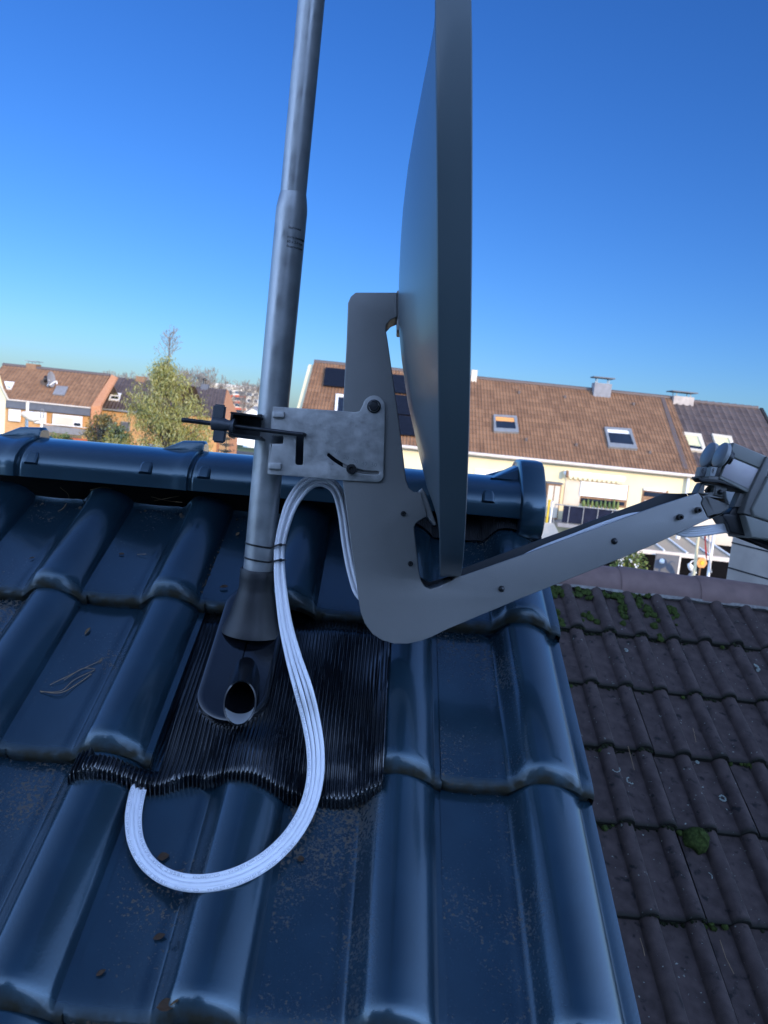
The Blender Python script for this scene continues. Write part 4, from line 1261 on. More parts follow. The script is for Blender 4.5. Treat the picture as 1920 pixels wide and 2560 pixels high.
on_ct = lambda px, py, n: plane_hit(px, py, O2 + N2 * .030, N2)
lichen(1539, 1922, on_ct, N2, .017, 20, 200, 'white curved lichen arc on a roll of the brown tiles', .22)
lichen(1576, 1952, on_roof2, N2, .016, -80, 120, 'hook shaped white lichen right of the curved arc', .3)
lichen(1806, 1996, on_roof2, N2, .014, 0, 340, 'small white lichen ring on the brown tiles near the right edge', .45)
lichen(1885, 1670, on_roof2, N2, .026, 100, 250, 'pale green lichen streak near the ridge at the right edge', .5)
lichen(1772, 2190, on_roof2, N2, .012, 120, 260, 'small white lichen crescent below the round moss cushion', .25)
lichen(1884, 2452, on_roof2, N2, .016, 100, 240, 'white lichen crescent at the lower right corner of the brown roof', .25)
lichen(1743, 1906, on_roof2, N2, .008, 0, 350, 'white bird lime spot on a lap of the brown tiles', .8)
lichen(1565, 1626, on_roof2, N2, .010, 30, 330, 'white lichen spot under the moss near the verge', .6)
on_t = lambda px, py, n: on_roof(px, py, -.012)
lichen(266, 2395, on_t, N, .014, -100, 130, 'grey green crescent of lichen on a glazed tile pan, lower left', .42)
lichen(238, 2388, on_t, N, .006, 0, 350, 'small ragged lichen beside the grey green crescent', .8)

# grey clad chimney of the neighbour behind its ridge
th_ = R(70)
c1 = at(1823, 1400, 4.45); dx = Vector((math.cos(th_), -math.sin(th_), 0)); dy = Vector((math.sin(th_), math.cos(th_), 0))
zt = c1.z + .48; zb = 4.6
bm = bmesh.new()
P_ = [c1 + dx * a + dy * b for a, b in ((0, 0), (.95, 0), (.95, .9), (0, .9))]
lo = [bm.verts.new((p.x, p.y, zb)) for p in P_]; hi = [bm.verts.new((p.x, p.y, zt)) for p in P_]
bm.faces.new(hi); 
for i in range(4): bm.faces.new((lo[i], lo[(i + 1) % 4], hi[(i + 1) % 4], hi[i]))
ch = part('chimney', bm, M['slate'], nb, False)
bm = bmesh.new()
for (px, py) in ((1828, 1356), (1818, 1418)):
    z = at(px, py, 4.45).z
    a = c1 - dy * .004; quad(bm, Vector((a.x, a.y, z - .004)), Vector((a.x, a.y, z + .004)), Vector((*(a + dx * .95).xy, z + .004)), Vector((*(a + dx * .95).xy, z - .004)))
bmesh.ops.solidify(bm, geom=list(bm.faces), thickness=-.006)
part('cladding_seam', bm, M['slot'], ch, False)
bm = bmesh.new(); box(bm, (4.5, 4.6, 1.6), (7.5, 5.6, 3.2)); part('wall', bm, M['white'], nb, False)

# ------------------------------------------------------------------ litter on the glazed tiles
def surf(px, py, lift=.002):
    n = 0
    for _ in range(4):
        u, v, _n = uv_of(on_roof(px, py, n)); n = roof_h(u, v) + lift
    return on_roof(px, py, n)
def leaf(px, py, L_, ang, lab, wid=.35, curl=.25, m='leafbrown'):
    P = surf(px, py, .003); bm = bmesh.new()
    x = (-U * math.cos(R(ang)) - V * math.sin(R(ang))); y = N.cross(x)
    rows = []
    for i in range(9):
        t = i / 8; w = L_ * wid * math.sin(math.pi * t) ** .8 * (1 + .3 * noise.noise((t * 6, px, 0))) + .0002
        rows.append([bm.verts.new(P + x * (t - .5) * L_ + y * w * s * .5 + N * (curl * L_ * ((s * s) * .35 * math.sin(math.pi * t) + .5 * (t - .5) ** 2))) for s in (-1, -.5, 0, .5, 1)])
    for a, b in zip(rows, rows[1:]):
        for i in range(4): bm.faces.new((a[i], a[i + 1], b[i + 1], b[i]))
    bmesh.ops.solidify(bm, geom=list(bm.faces), thickness=.0004)
    tag(part('fallen_leaf', bm, M[m], None, True, 60), lab, 'leaf', 'dead leaves on the tiles')
leaf(219, 1578, .020, 80, 'narrow pale brown leaf standing in a tile joint left of the flashing', .30, .3, 'needle')
leaf(408, 2142, .017, 20, 'curled brown leaf on the pan inside the cable loop', .7)
leaf(398, 2342, .016, 25, 'dark brown leaf below the cable loop', .5)
leaf(252, 2432, .013, 40, 'small brown leaf under the grey green lichen crescent', .45)
leaf(418, 2515, .024, 15, 'dark reddish leaf heap at the lower picture edge', .6, .5)
leaf(438, 2506, .014, 40, 'pale twig shaped leaf beside the dark reddish leaf', .2, .4, 'needle')
leaf(304, 1385, .012, 5, 'tiny reddish leaf on the top course of tiles', .5)
leaf(560, 1468, .018, 15, 'curled dark leaf beside the mast in the wet pan', .45, .5)
leaf(594, 1335, .014, 75, 'light brown leaf in the joint beside the mast, under the ridge', .5, .3, 'needle')
leaf(752, 2148, .011, 0, 'small dark crumpled leaf right of the cable loop', .8, .6)
leaf(80, 1395, .013, 30, 'dark leaf scrap on the far left pan of the top course', .3)
def needle(pts, lab, r=.0006):
    bm = bmesh.new(); tube(bm, catmull([surf(x, y, .0025 + .004 * (i == 1)) for i, (x, y) in enumerate(pts)], 6), r, 6)
    tag(part('pine_needle', bm, M['needle'], None), lab, 'pine needle', 'dry needles and stalks on the tiles')
needle([(100, 1728), (150, 1732), (190, 1712), (228, 1685)], 'long pale stalk curving over a pan left of the flashing', .0008)
needle([(102, 1730), (152, 1727), (185, 1700), (236, 1675)], 'second pale stalk lying along the long curving one')
needle([(125, 1712), (170, 1690), (200, 1675), (255, 1650)], 'forked pale stalk with its tip towards the roll')
needle([(160, 1700), (205, 1672), (238, 1672)], 'short pale stalk crossing the forked one')
needle([(150, 1218), (172, 1240), (160, 1268), (145, 1278)], 'hooked needle hanging below the ridge, left')
needle([(378, 1242), (420, 1252), (455, 1256)], 'straight dry needle under the second ridge joint')
needle([(385, 1252), (420, 1245), (448, 1240)], 'thin needle crossing the straight one under the ridge joint')
needle([(225, 1225), (255, 1218), (280, 1222)], 'curved needle tucked under the middle ridge tile')
needle([(343, 1386), (365, 1385)], 'short needle on the second pan of the top course')
def needle2(pts, lab):
    bm = bmesh.new(); tube(bm, [on_roof2(x, y, .006) for x, y in pts], .0009, 6)
    tag(part('pine_needle', bm, M['needle'], None), lab, 'pine needle', 'dry needles and stalks on the tiles')
needle2([(1570, 1865), (1578, 1895), (1586, 1925)], 'dry needle on the brown tiles right of a roll')
needle2([(1800, 2350), (1815, 2395), (1835, 2435)], 'long dry needle low on the brown tiles')
needle2([(1600, 2345), (1608, 2370), (1612, 2390)], 'short dry needle in the second brown pan from the verge')
needle2([(1740, 1855), (1735, 1830), (1732, 1820)], 'upright dry needle in the middle of the brown roof')
# dark litter in joints and under the ridge
bm = bmesh.new(); rnd = random.Random(3)
def crumb(P, r): moss_clump(bm, P, N, r, r * .8, rnd.uniform(0, 99))
for _ in range(260):
    f = rnd.random(); px = 600 - 118 * f + rnd.gauss(0, 7) ; py = 1290 + 195 * f + rnd.gauss(0, 9)
    crumb(surf(px + 8, py, .0), rnd.uniform(.0008, .0035))
for _ in range(200):
    u = rnd.uniform(-.0, 1.5); k = math.floor(u / TW); x = TW - (u - k * TW)
    if x > .11: continue
    crumb(rp(u, rnd.uniform(-.335, -.300), roof_h(u, -.31) + .001), rnd.uniform(.001, .005))
for _ in range(130):
    f = rnd.random(); crumb(surf(60 + 130 * f + rnd.gauss(0, 4), 1790 - 190 * f + rnd.gauss(0, 6), 0), rnd.uniform(.0008, .003))
for _ in range(60):
    crumb(surf(rnd.gauss(300, 60), 2552 + rnd.gauss(0, 8), 0), rnd.uniform(.001, .003))
tag(part('leaf_litter', bm, M['humus'], None), 'dark crumbs of leaf litter lying in tile joints and under the ridge', 'leaf litter', None, 'stuff')

# ------------------------------------------------------------------ houses opposite
def tiled(bm, A, B, run, rise, tw, tl, uv0=(0, 0), amp=.038, rolls=2):
    """roof slope with modelled rolls and courses: A,B eave ends (left, right), going back by run and up by rise"""
    A, B = Vector(A), Vector(B)
    ex = (B - A); Lx = ex.length; ex.normalize()
    sl_ = Vector((0, run, rise)); Ls = sl_.length; ey = sl_.normalized(); nn = ex.cross(ey).normalized()
    if nn.z < 0: nn = -nn
    uvl = bm.loops.layers.uv.verify()
    w = tw / rolls
    nx = max(1, round(Lx / w)); w = Lx / nx
    ny = max(1, round(Ls / tl)); tl_ = Ls / ny
    px_ = ((0, 0), (.42, 0), (.55, .55), (.7, 1), (.85, .55), (.98, 0))
    xs = [((i + f) * w, a) for i in range(nx) for f, a in px_] + [(Lx, 0)]
    for j in range(ny):
        rows = []
        for dy, dz in ((0, -.004), (.0, .015), (tl_, .0)):
            rows.append([(bm.verts.new(A + ex * x + ey * (j * tl_ + dy) + nn * (a * amp + dz)), x, j * tl_ + dy + .01) for x, a in xs])
        for a, b in zip(rows, rows[1:]):
            for i in range(len(xs) - 1):
                f = bm.faces.new((a[i][0], a[i + 1][0], b[i + 1][0], b[i][0]))
                for lp, q in zip(f.loops, (a[i], a[i + 1], b[i + 1], b[i])): lp[uvl].uv = (q[1], min(q[2], (j + 1) * tl_ - .02))
    return nn
def on_slope(E, run, rise):
    nn = Vector((0, -rise, run)).normalized()
    return lambda px, py, off=0: plane_hit(px, py, E + nn * off, nn)
NEG = Vector((0, -1, 0))
def rect_on(bm, f, c, th, nrm):
    slab(bm, [f(*p) for p in c], nrm, th)
def skylight(par, f, nrm, outer, inner, label=None, fm='zinc', gm='glass', blind=None, blindm='white'):
    bm = bmesh.new()
    o = [f(*p, .12) for p in outer]; i_ = [f(*p, .12) for p in inner]; ob = [p - nrm * .11 for p in o]; ib = [p - nrm * .05 for p in i_]
    vo = [bm.verts.new(p) for p in o]; vi = [bm.verts.new(p) for p in i_]; vb = [bm.verts.new(p) for p in ob]; vib = [bm.verts.new(p) for p in ib]
    for k in range(4):
        l_ = (k + 1) % 4
        bm.faces.new((vo[k], vo[l_], vi[l_], vi[k])); bm.faces.new((vb[k], vb[l_], vo[l_], vo[k])); bm.faces.new((vi[k], vi[l_], vib[l_], vib[k]))
    fr = part('skylight', bm, M[fm], par, False)
    bm = bmesh.new(); slab(bm, [p + nrm * .004 for p in ib], nrm, .02); part('pane', bm, M[gm], fr, False)
    if blind:
        a, b, c, d = ib
        bm = bmesh.new(); slab(bm, [a + nrm * .012, b + nrm * .012, b.lerp(c, blind) + nrm * .012, a.lerp(d, blind) + nrm * .012], nrm, .006); part('blind', bm, M[blindm], fr, False)
    return fr
def wallrect(name, par, m, x0, y0, x1, y1, Y, th=.06, proud=.0, slope=.1016):
    """upright rectangle on a facade plane, given by its left top and right bottom in the photograph"""
    a = at(x0, y0, Y); b = at(x1, y1, Y)
    bm = bmesh.new(); box(bm, ((a.x + b.x) / 2, Y - proud + th / 2, (a.z + b.z) / 2), (abs(b.x - a.x), th, abs(a.z - b.z)))
    return part(name, bm, M[m], par, False)
def chimney(par, px0, px1, pyt, pyb, Y, m, capy=None, capm='grey', d=.6):
    a = at(px0, pyt, Y); b = at(px1, pyb, Y)
    bm = bmesh.new(); box(bm, ((a.x + b.x) / 2, Y + d / 2, (a.z + b.z) / 2 - .3), (b.x - a.x, d, abs(a.z - b.z) + .6))
    c = part('chimney', bm, M[m], par, False)
    top = (a.z + b.z) / 2 - .3 + (abs(a.z - b.z) + .6) / 2
    if capy:
        z = at((px0 + px1) / 2, capy, Y).z; w = b.x - a.x
        bm = bmesh.new(); box(bm, ((a.x + b.x) / 2, Y + d / 2, z), (w * 1.25, d * 1.2, .05)); part('cap', bm, M[capm], c, False)
        bm = bmesh.new()
        for sx in (-.35, .35):
            for sy in (.15, d - .15): box(bm, ((a.x + b.x) / 2 + sx * w, Y + sy, (top + z) / 2), (.03, .03, z - top))
        part('cap_post', bm, M['zinc'], c, False)
    return c

YF = 33.0
E0 = at(1168, 1120, YF); E1 = at(1748, 1177, YF); El = at(740, 1078, YF)
RUN, RISE = 4.7, None
rg = at(1230, 950, YF + RUN); ev = at(1230, 1126, YF); RISE = rg.z - ev.z
zE = (E0.z + E1.z) / 2
h1 = thing('brown_roof_house', 'cream terraced house with sunlit brown tiled roof and balcony, opposite on the right', 'house', ((El.x + E1.x) / 2, YF + 4, 0))
xa, xb = El.x, E1.x
bm = bmesh.new(); nn1 = tiled(bm, (xa, YF - .25, zE - .16), (xb, YF - .25, zE - .16), RUN + .25, RISE + .16, .30, .335); r1 = part('roof', bm, M['rbrown'], h1, True, 35)
bm = bmesh.new(); slab(bm, [(xa, YF + RUN, zE + RISE - .02), (xb, YF + RUN, zE + RISE - .02), (xb, YF + 2 * RUN, zE), (xa, YF + 2 * RUN, zE)], (0, RISE, RUN), .1); part('rear_slope', bm, M['rdark'], r1, False)
bm = bmesh.new(); tube(bm, [(xa, YF + RUN, zE + RISE + .0), (xb, YF + RUN, zE + RISE + .0)], .11, 10); part('ridge_cap', bm, M['rdark'], r1)
bm = bmesh.new()
slab(bm, [(xa + .05, YF, 0), (xb, YF, 0), (xb, YF, zE + .0), (xa + .05, YF, zE + .0)], NEG, .3)
for x in (xa + .05, xb - .3): slab(bm, [(x, YF + .3, 0), (x, YF + .3, zE), (x, YF + RUN, zE + RISE - .15), (x, YF + 2 * RUN, zE), (x, YF + 2 * RUN, 0)], (-1, 0, 0), -.3)
part('wall', bm, M['cream'], h1, False)
bm = bmesh.new(); tube(bm, [(xa, YF - .32, zE - .22), (xb, YF - .32, zE - .22)], .075, 10); part('gutter', bm, M['gutter'], h1)
bm = bmesh.new(); tube(bm, [(xb - .45, YF - .12, zE - .2), (xb - .45, YF - .12, 0)], .06, 10); part('downpipe', bm, M['white'], h1)
f1 = on_slope(Vector((0, YF, zE)), RUN, RISE)
# grey tile column near the right verge
bm = bmesh.new()
rect_on(bm, lambda x, y: f1(x, y, .045), ((1651, 990), (1660, 991), (1722, 1173), (1708, 1171)), .03, nn1); part('verge_course', bm, M['rdark'], r1, False)
k = 1 / 4.1475
P4 = lambda L_: [(1150 + x * k, 900 + y * k) for x, y in L_]
skylight(r1, f1, nn1, P4([(350, 562), (588, 577), (612, 748), (352, 735)]), P4([(368, 580), (562, 595), (582, 712), (376, 700)]), None, 'zinc', 'glass', .34, 'orange')
k3 = 1 / 3.95
P6 = lambda L_: [(1500 + x * k3, 920 + y * k3) for x, y in L_]
skylight(r1, f1, nn1, P6([(45, 578), (308, 596), (372, 798), (88, 775)]), P6([(70, 598), (284, 614), (338, 756), (102, 735)]), None, 'zinc', 'glass', .22, 'white')
skylight(r1, f1, nn1, [(840, 984), (892, 989), (892, 1040), (836, 1034)], [(846, 990), (886, 994), (886, 1034), (843, 1029)], None, 'white', 'glass')
# solar panels
def spanel(c):
    bm = bmesh.new(); rect_on(bm, lambda x, y: f1(x, y, .14), c, .04, nn1); return part('solar_panel', bm, M['panel'], r1, False)
for i in range(3): spanel([(814 + i * 78, 918 + i * 8), (890 + i * 78, 925.5 + i * 8), (887 + i * 79, 970 + i * 8), (808 + i * 79, 962.5 + i * 8)])
for j in range(2): spanel([(968 + j * 1, 984 + j * 51), (1046 + j * 3, 991.5 + j * 51), (1048 + j * 3, 1039 + j * 51), (968 + j * 1, 1032 + j * 51)])
chimney(h1, 1180, 1192, 924, 946, YF + RUN - .3, 'beige')
chimney(h1, 1488, 1528, 956, 979, YF + RUN - .5, 'midgrey', 944)
# vents on the roof
for x, y in ((1298, 981), (1413, 992), (1584, 1010), (1316, 1099), (1441, 1112), (1625, 1131)):
    bm = bmesh.new(); p = f1(x, y, .06); box(bm, p, (.10, .12, .14)); part('roof_vent', bm, M['rdark'], r1, False)
k4 = 1 / 2.1545
c4 = lambda x, y: (1150 + x * k4, 850 + y * k4)
def w4(name, par, m, x0, y0, x1, y1, Y=YF, th=.06, proud=.03): 
    a, b = c4(x0, y0), c4(x1, y1); return wallrect(name, par, m, *a, *b, Y, th, proud)
wd = w4('window', h1, 'red', 640, 755, 893, 905, YF, .08, .02); wd.data.materials[0] = M['wood']
w4('pane', wd, 'glass', 652, 850, 882, 893, YF, .02, .045)
w4('roller_shutter', wd, 'white', 652, 758, 892, 862, YF, .05, .075)
bm = bmesh.new()
for i in range(9):
    p = at(*c4(665 + i * 23, 884 + i * 2.0), YF - .12); rr_ = .05 + .05 * random.random(); lathe(bm, [(rr_ * .6, -.1), (rr_, 0), (rr_ * .8, .1 + .1 * random.random()), (.001, .25 * random.random() + .12)], p, (0, 0, 1), 8)
part('window_plants', bm, M['hedge'], wd)
bd = w4('balcony_door', h1, 'beige', 570, 752, 640, 890, YF, .06, .03)
wd2 = w4('window', h1, 'wood', 985, 800, 1108, 905, YF, .08, .02)
w4('pane', wd2, 'glass', 992, 815, 1100, 850, YF, .02, .05)
w4('roller_shutter', wd2, 'white', 988, 795, 1106, 820, YF, .05, .075)
w4('sill_panel', wd2, 'beige', 992, 862, 1100, 905, YF, .02, .05)
wd3 = w4('window', h1, 'white', 82, 695, 275, 800, YF, .06, .03)
w4('roller_shutter', wd3, 'white', 90, 700, 268, 800, YF, .05, .07)
# awning
aw = thing('awning', 'rolled cream awning with scalloped valance over the shuttered window', 'awning', at(*c4(728, 740), YF - .3))
a, b = at(*c4(562, 718), YF - .25), at(*c4(895, 752), YF - .25); z_ = (a.z + b.z) / 2
bm = bmesh.new(); rbox(bm, ((a.x + b.x) / 2, YF - .13, z_ + .02), (b.x - a.x, .24, .20), None, .05, 3); part('cassette', bm, M['white'], aw)
bm = bmesh.new()
nn_ = 13; ww = (b.x - a.x) / nn_
for i in range(nn_):
    x0 = a.x + i * ww
    slab(bm, [(x0 + ww * t, YF - .24, z_ - .10 - .13 * math.sin(math.pi * t)) for t in (0, .2, .4, .6, .8, 1)] + [(x0 + ww, YF - .24, z_ - .08), (x0, YF - .24, z_ - .08)], NEG, .012)
part('valance', bm, M['cream'], aw, False)
bm = bmesh.new(); rbox(bm, (a.x + .12, YF - .28, z_ - .02), (.1, .16, .3), None, .02); part('bracket', bm, M['wood'], aw)
# balcony
bl = thing('balcony', 'balcony with dark navy fabric screen in front of the cream wall', 'balcony', at(*c4(725, 1000), YF - .9))
ba, bb_ = at(*c4(560, 888), YF - 1.4), at(*c4(900, 925), YF - 1.4); zb_ = at(*c4(725, 1005), YF - 1.4).z; zt_ = (ba.z + bb_.z) / 2
bm = bmesh.new(); box(bm, ((ba.x + bb_.x) / 2 + .3, YF - .7, zb_ - .08), (bb_.x - ba.x + .9, 1.40, .16)); part('slab', bm, M['midgrey'], bl, False)
bm = bmesh.new(); box(bm, ((ba.x + bb_.x) / 2, YF - 1.38, (zb_ + zt_) / 2 + .02), (bb_.x - ba.x, .03, zt_ - zb_ - .05)); part('fabric_screen', bm, M['navy'], bl, False)
bm = bmesh.new(); tube(bm, [(ba.x - .35, YF - 1.4, zt_), (bb_.x + .4, YF - 1.4, zt_)], .025, 8)
for i in range(6): tube(bm, [(ba.x - .35 + i * (bb_.x - ba.x + .35) / 5, YF - 1.4, zb_), (ba.x - .35 + i * (bb_.x - ba.x + .35) / 5, YF - 1.4, zt_)], .018, 6)
part('railing', bm, M['zinc'], bl)
# wooden cabinet, yellow and white poles beside the balcony
a, b = at(*c4(470, 770), YF - .4), at(*c4(520, 965), YF - .4)
cabt = thing('wooden_cabinet', 'tall narrow brown wooden cabinet against the cream wall', 'cabinet', ((a.x + b.x) / 2, YF - .3, b.z))
bm = bmesh.new(); box(bm, ((a.x + b.x) / 2, YF - .3, (a.z + b.z) / 2), (b.x - a.x, .5, a.z - b.z)); part('body', bm, M['wood'], cabt, False)
bm = bmesh.new(); box(bm, ((a.x + b.x) / 2, YF - .3, a.z + .03), (b.x - a.x + .1, .6, .06)); part('top', bm, M['grey'], cabt, False)
bm = bmesh.new()
for i in range(2): box(bm, (a.x + (b.x - a.x) * (.27 + .46 * i), YF - .56, (a.z + b.z) / 2), ((b.x - a.x) * .38, .02, (a.z - b.z) * .9))
part('door', bm, M['beige'], cabt, False)
def pole(name, lab, cat, px, py0, py1, Y, r, m, group=None):
    a = at(px, py0, Y); b = at(px, py1, Y); bm = bmesh.new(); tube(bm, [(a.x, Y, b.z), (a.x, Y, a.z)], r, 10)
    lathe(bm, [(r * 1.5, 0), (r * 1.5, .03), (.001, .05)], (a.x, Y, a.z), (0, 0, 1), 10)
    return tag(part(name, bm, M[m], None), lab, cat, group)
pole('pole', 'yellow pole beside the end disc of the ridge', 'pole', 1373.5, 1252, 1310, YF - 1.2, .05, 'yellow')
pole('pole', 'white pole just right of the yellow pole', 'pole', 1382, 1256, 1330, YF - 1.3, .045, 'white')
# beige canopy below the balcony
a = [at(*c4(370, 1085), 27), at(*c4(545, 1060), 27), at(*c4(545, 1040), 28.6), at(*c4(500, 980), 30), at(*c4(370, 985), 30)]
cn = thing('garden_canopy', 'beige fabric garden canopy below the balcony', 'canopy', (a[0].x + 1, 28.5, 0))
bm = bmesh.new(); slab(bm, [at(*c4(330, 1100), 27), at(*c4(548, 1075), 27), at(*c4(505, 985), 29.6), at(*c4(380, 985), 29.6)], (0, -.4, 1), .04); part('cloth', bm, M['beige'], cn, False)
bm = bmesh.new()
for p in (at(*c4(340, 1098), 27.1), at(*c4(540, 1074), 27.1), at(*c4(500, 988), 29.5)): tube(bm, [p - Vector((0, 0, .02)), (p.x, p.y, 0)], .03, 6)
part('post', bm, M['zinc'], cn)

# dark-roofed house
xb2 = at(1913, 1200, YF).x + .1
h2 = thing('dark_roof_house', 'terraced house with dark brown tiled roof and two yellow blind skylights, right', 'house', ((xb + xb2) / 2, YF + 4.5, 0))
r2z = at(1790, 1012, YF + RUN).z - .0
X0, X1 = xb + .02, at(1895, 1018, YF + RUN).x
dz2 = r2z - (zE + RISE)
bm = bmesh.new(); nn2 = tiled(bm, (X0, YF - .2, zE + dz2 - .14), (X1 + .1, YF - .2, zE + dz2 - .14), RUN + .2, RISE + .14, .30, .40, amp=.05, rolls=1); r2_ = part('roof', bm, M['rdark'], h2, True, 35)
bm = bmesh.new(); slab(bm, [(X0, YF + RUN, r2z - .02), (X1, YF + RUN, r2z - .02), (X1, YF + 2 * RUN, zE), (X0, YF + 2 * RUN, zE)], (0, RISE, RUN), .1); part('rear_slope', bm, M['rdark'], r2_, False)
bm = bmesh.new()
for i in range(12):
    x = X0 + (X1 - X0) * i / 12; tube(bm, [(x, YF + RUN, r2z + .02), (x + (X1 - X0) / 12, YF + RUN, r2z + .05)], .10, 8)
part('ridge_cap', bm, M['rdark'], r2_)
bm = bmesh.new(); slab(bm, [(X1 + .1, YF - .22, zE + dz2 - .10), (X1 + .25, YF - .22, zE + dz2 - .10), (X1 + .25, YF + RUN, r2z + .08), (X1 + .1, YF + RUN, r2z + .08)], nn2, .2); part('verge_trim', bm, M['dark'], r2_, False)
bm = bmesh.new(); slab(bm, [(X0, YF + .03, 0), (X1 + .2, YF + .03, 0), (X1 + .2, YF + .03, zE + dz2), (X0, YF + .03, zE + dz2)], NEG, .3); part('wall', bm, M['beige'], h2, False)
bm = bmesh.new(); tube(bm, [(X0, YF - .28, zE + dz2 - .18), (X1, YF - .28, zE + dz2 - .18)], .07, 10); part('gutter', bm, M['white'], h2)
chimney(h2, 1686, 1735, 989, 1003, YF + RUN - .3, 'slate', 980, 'grey', .8)
f2 = on_slope(Vector((0, YF, zE + dz2)), RUN, RISE)
M['lemon'] = mat('pale_yellow_blind', (.62, .60, .34), .7)
skylight(r2_, f2, nn2, P6([(815, 628), (1000, 648), (1055, 825), (890, 808)]), P6([(828, 658), (965, 672), (1018, 806), (885, 788)]), None, 'beige', 'glass', .72, 'lemon')
skylight(r2_, f2, nn2, P6([(1108, 645), (1300, 672), (1352, 850), (1170, 830)]), P6([(1128, 672), (1270, 692), (1318, 830), (1176, 812)]), None, 'beige', 'glass', .72, 'lemon')
# next roof at the right edge
X2 = X1 + .3
h3 = thing('orange_roof_house', 'terraced house with orange tiled roof at the right picture edge', 'house', (X2 + 4, YF + 4.5, 0))
r3z = r2z - .42
bm = bmesh.new(); tiled(bm, (X2, YF - .2, zE + dz2 - .55), (X2 + 7, YF - .2, zE + dz2 - .55), RUN + .2, RISE + .14, .30, .335); part('roof', bm, M['rorange'], h3, True, 35)
bm = bmesh.new(); slab(bm, [(X2, YF + .05, 0), (X2 + 7, YF + .05, 0), (X2 + 7, YF + .05, zE - .4), (X2, YF + .05, zE - .4)], NEG, 5); part('wall', bm, M['cream'], h3, False)

# terrace roof, posts and things in the gardens on the right
tr = thing('terrace_roof', 'glazed white framed terrace roof over the dark patio, right', 'terrace roof', at(1720, 1400, 29))
b0, b1 = at(1590, 1376, 28.2), at(1840, 1400, 28.2); zb_ = (b0.z + b1.z) / 2
k0, k1 = at(1590, 1318, 31.5), at(1840, 1345, 31.5); zk = (k0.z + k1.z) / 2
bm = bmesh.new(); slab(bm, [(b0.x, 28.2, zb_ + .05), (b1.x, 28.2, zb_ + .05), (b1.x, 32.2, zk), (b0.x, 32.2, zk)], (0, -.4, 2), .03); part('glazing', bm, M['canopyglass'], tr, False)
bm = bmesh.new(); box(bm, ((b0.x + b1.x) / 2, 28.12, zb_), (b1.x - b0.x, .12, .16)); part('beam', bm, M['gutter'], tr, False)
bm = bmesh.new()
for i in range(5):
    x = b0.x + (b1.x - b0.x) * (.05 + .23 * i); p, q_ = Vector((x, 28.2, zb_ + .09)), Vector((x, 32.2, zk + .04)); tube(bm, [p, q_], .035, 6)
part('rafter', bm, M['white'], tr)
bm = bmesh.new()
for x in (b0.x + .1, b0.x + 1.6, b1.x - .1): box(bm, (x, 28.12, zb_ / 2 - .04), (.10, .10, zb_ - .08))
part('post', bm, M['white'], tr, False)
bm = bmesh.new(); box(bm, ((b0.x + b1.x) / 2 + 2, 32.3, zb_ / 2), (b1.x - b0.x + 5, .05, zb_)); part('patio_shade_wall', bm, M['patioshade'], tr, False)  # back wall blackened to give the shade under the terrace roof
p_ = at(1696, 1330, 30.2)
pole('post', 'white post above the terrace roof beam', 'post', 1697, 1328, 1372, 30.6, .09, 'white')
for px0, py0, px1, py1, Y, lab in ((1641, 1384, 1692, 1428, 27.9, 'grey privacy panel with round white lamp under the terrace roof'),):
    t = thing('privacy_panel', lab, 'privacy panel', at((px0 + px1) / 2, py1, Y))
    wallrect('panel', t, 'grey', px0, py0, px1, py1 + 12, Y, .06)
    bm = bmesh.new(); lathe(bm, [(.001, .07), (.07, .05), (.10, 0), (.07, -.05)], at(1655, 1403, Y - .02), (0, -1, 0), 16); part('wall_lamp', bm, M['white'], t)
a, b = at(1748.5, 1322, 26), at(1738.5, 1440, 26)
bm = bmesh.new(); tube(bm, [(b.x + .02, 26, 0), (a.x, 26, a.z)], .055, 10)
tag(part('flagpole', bm, M['cream'], None), 'cream flagpole standing left of the red and white flag', 'pole')
fg = thing('flag', 'limp red and white flag hanging from its own white pole', 'flag', at(1772, 1430, 25.6))
bm = bmesh.new(); a, b = at(1770, 1322, 25.6), at(1774, 1440, 25.6); tube(bm, [(b.x, 25.6, 0), (b.x - .08, 25.6, a.z)], .05, 10); part('pole', bm, M['white'], fg)
def cloth(name, m, xs, y0, y1):
    bm = bmesh.new(); rows = []
    for i in range(9):
        t = i / 8; yy = y0 + (y1 - y0) * t
        rows.append([bm.verts.new(at(x + (yy - y0) * .14 * (1 - j / 3) + 1.5 * math.sin(t * 6 + j), yy, 25.5 + .05 * math.sin(j * 2.2 + t * 3))) for j, x in enumerate(xs)])
    for a, b in zip(rows, rows[1:]):
        for i in range(len(xs) - 1): bm.faces.new((a[i], a[i + 1], b[i + 1], b[i]))
    bmesh.ops.solidify(bm, geom=list(bm.faces), thickness=.01)
    part(name, bm, M[m], fg)
cloth('red_cloth', 'red', (1757, 1760, 1763, 1766), 1330, 1400); cloth('white_cloth', 'white', (1766, 1769, 1772, 1776), 1326, 1432)
bh = thing('bird_house', 'small orange hexagonal bird house with yellow front beside the flagpole', 'bird house', at(1751, 1422, 26.6))
c = at(1752, 1406, 26.6)
bm = bmesh.new(); lathe(bm, [(.001, -.10), (.19, -.10), (.19, .10), (.001, .10)], c, (0, -1, 0), 6); part('body', bm, M['orange'], bh, True, 20)
bm = bmesh.new(); lathe(bm, [(.001, .03), (.07, .03), (.08, 0)], c + Vector((0, -.10, 0)), (0, -1, 0), 12); part('front', bm, M['yellow'], bh)
bm = bmesh.new(); tube(bm, [(c.x, 26.6, 0), (c.x, 26.6, c.z - .16)], .03, 6); part('stake', bm, M['wood'], bh)
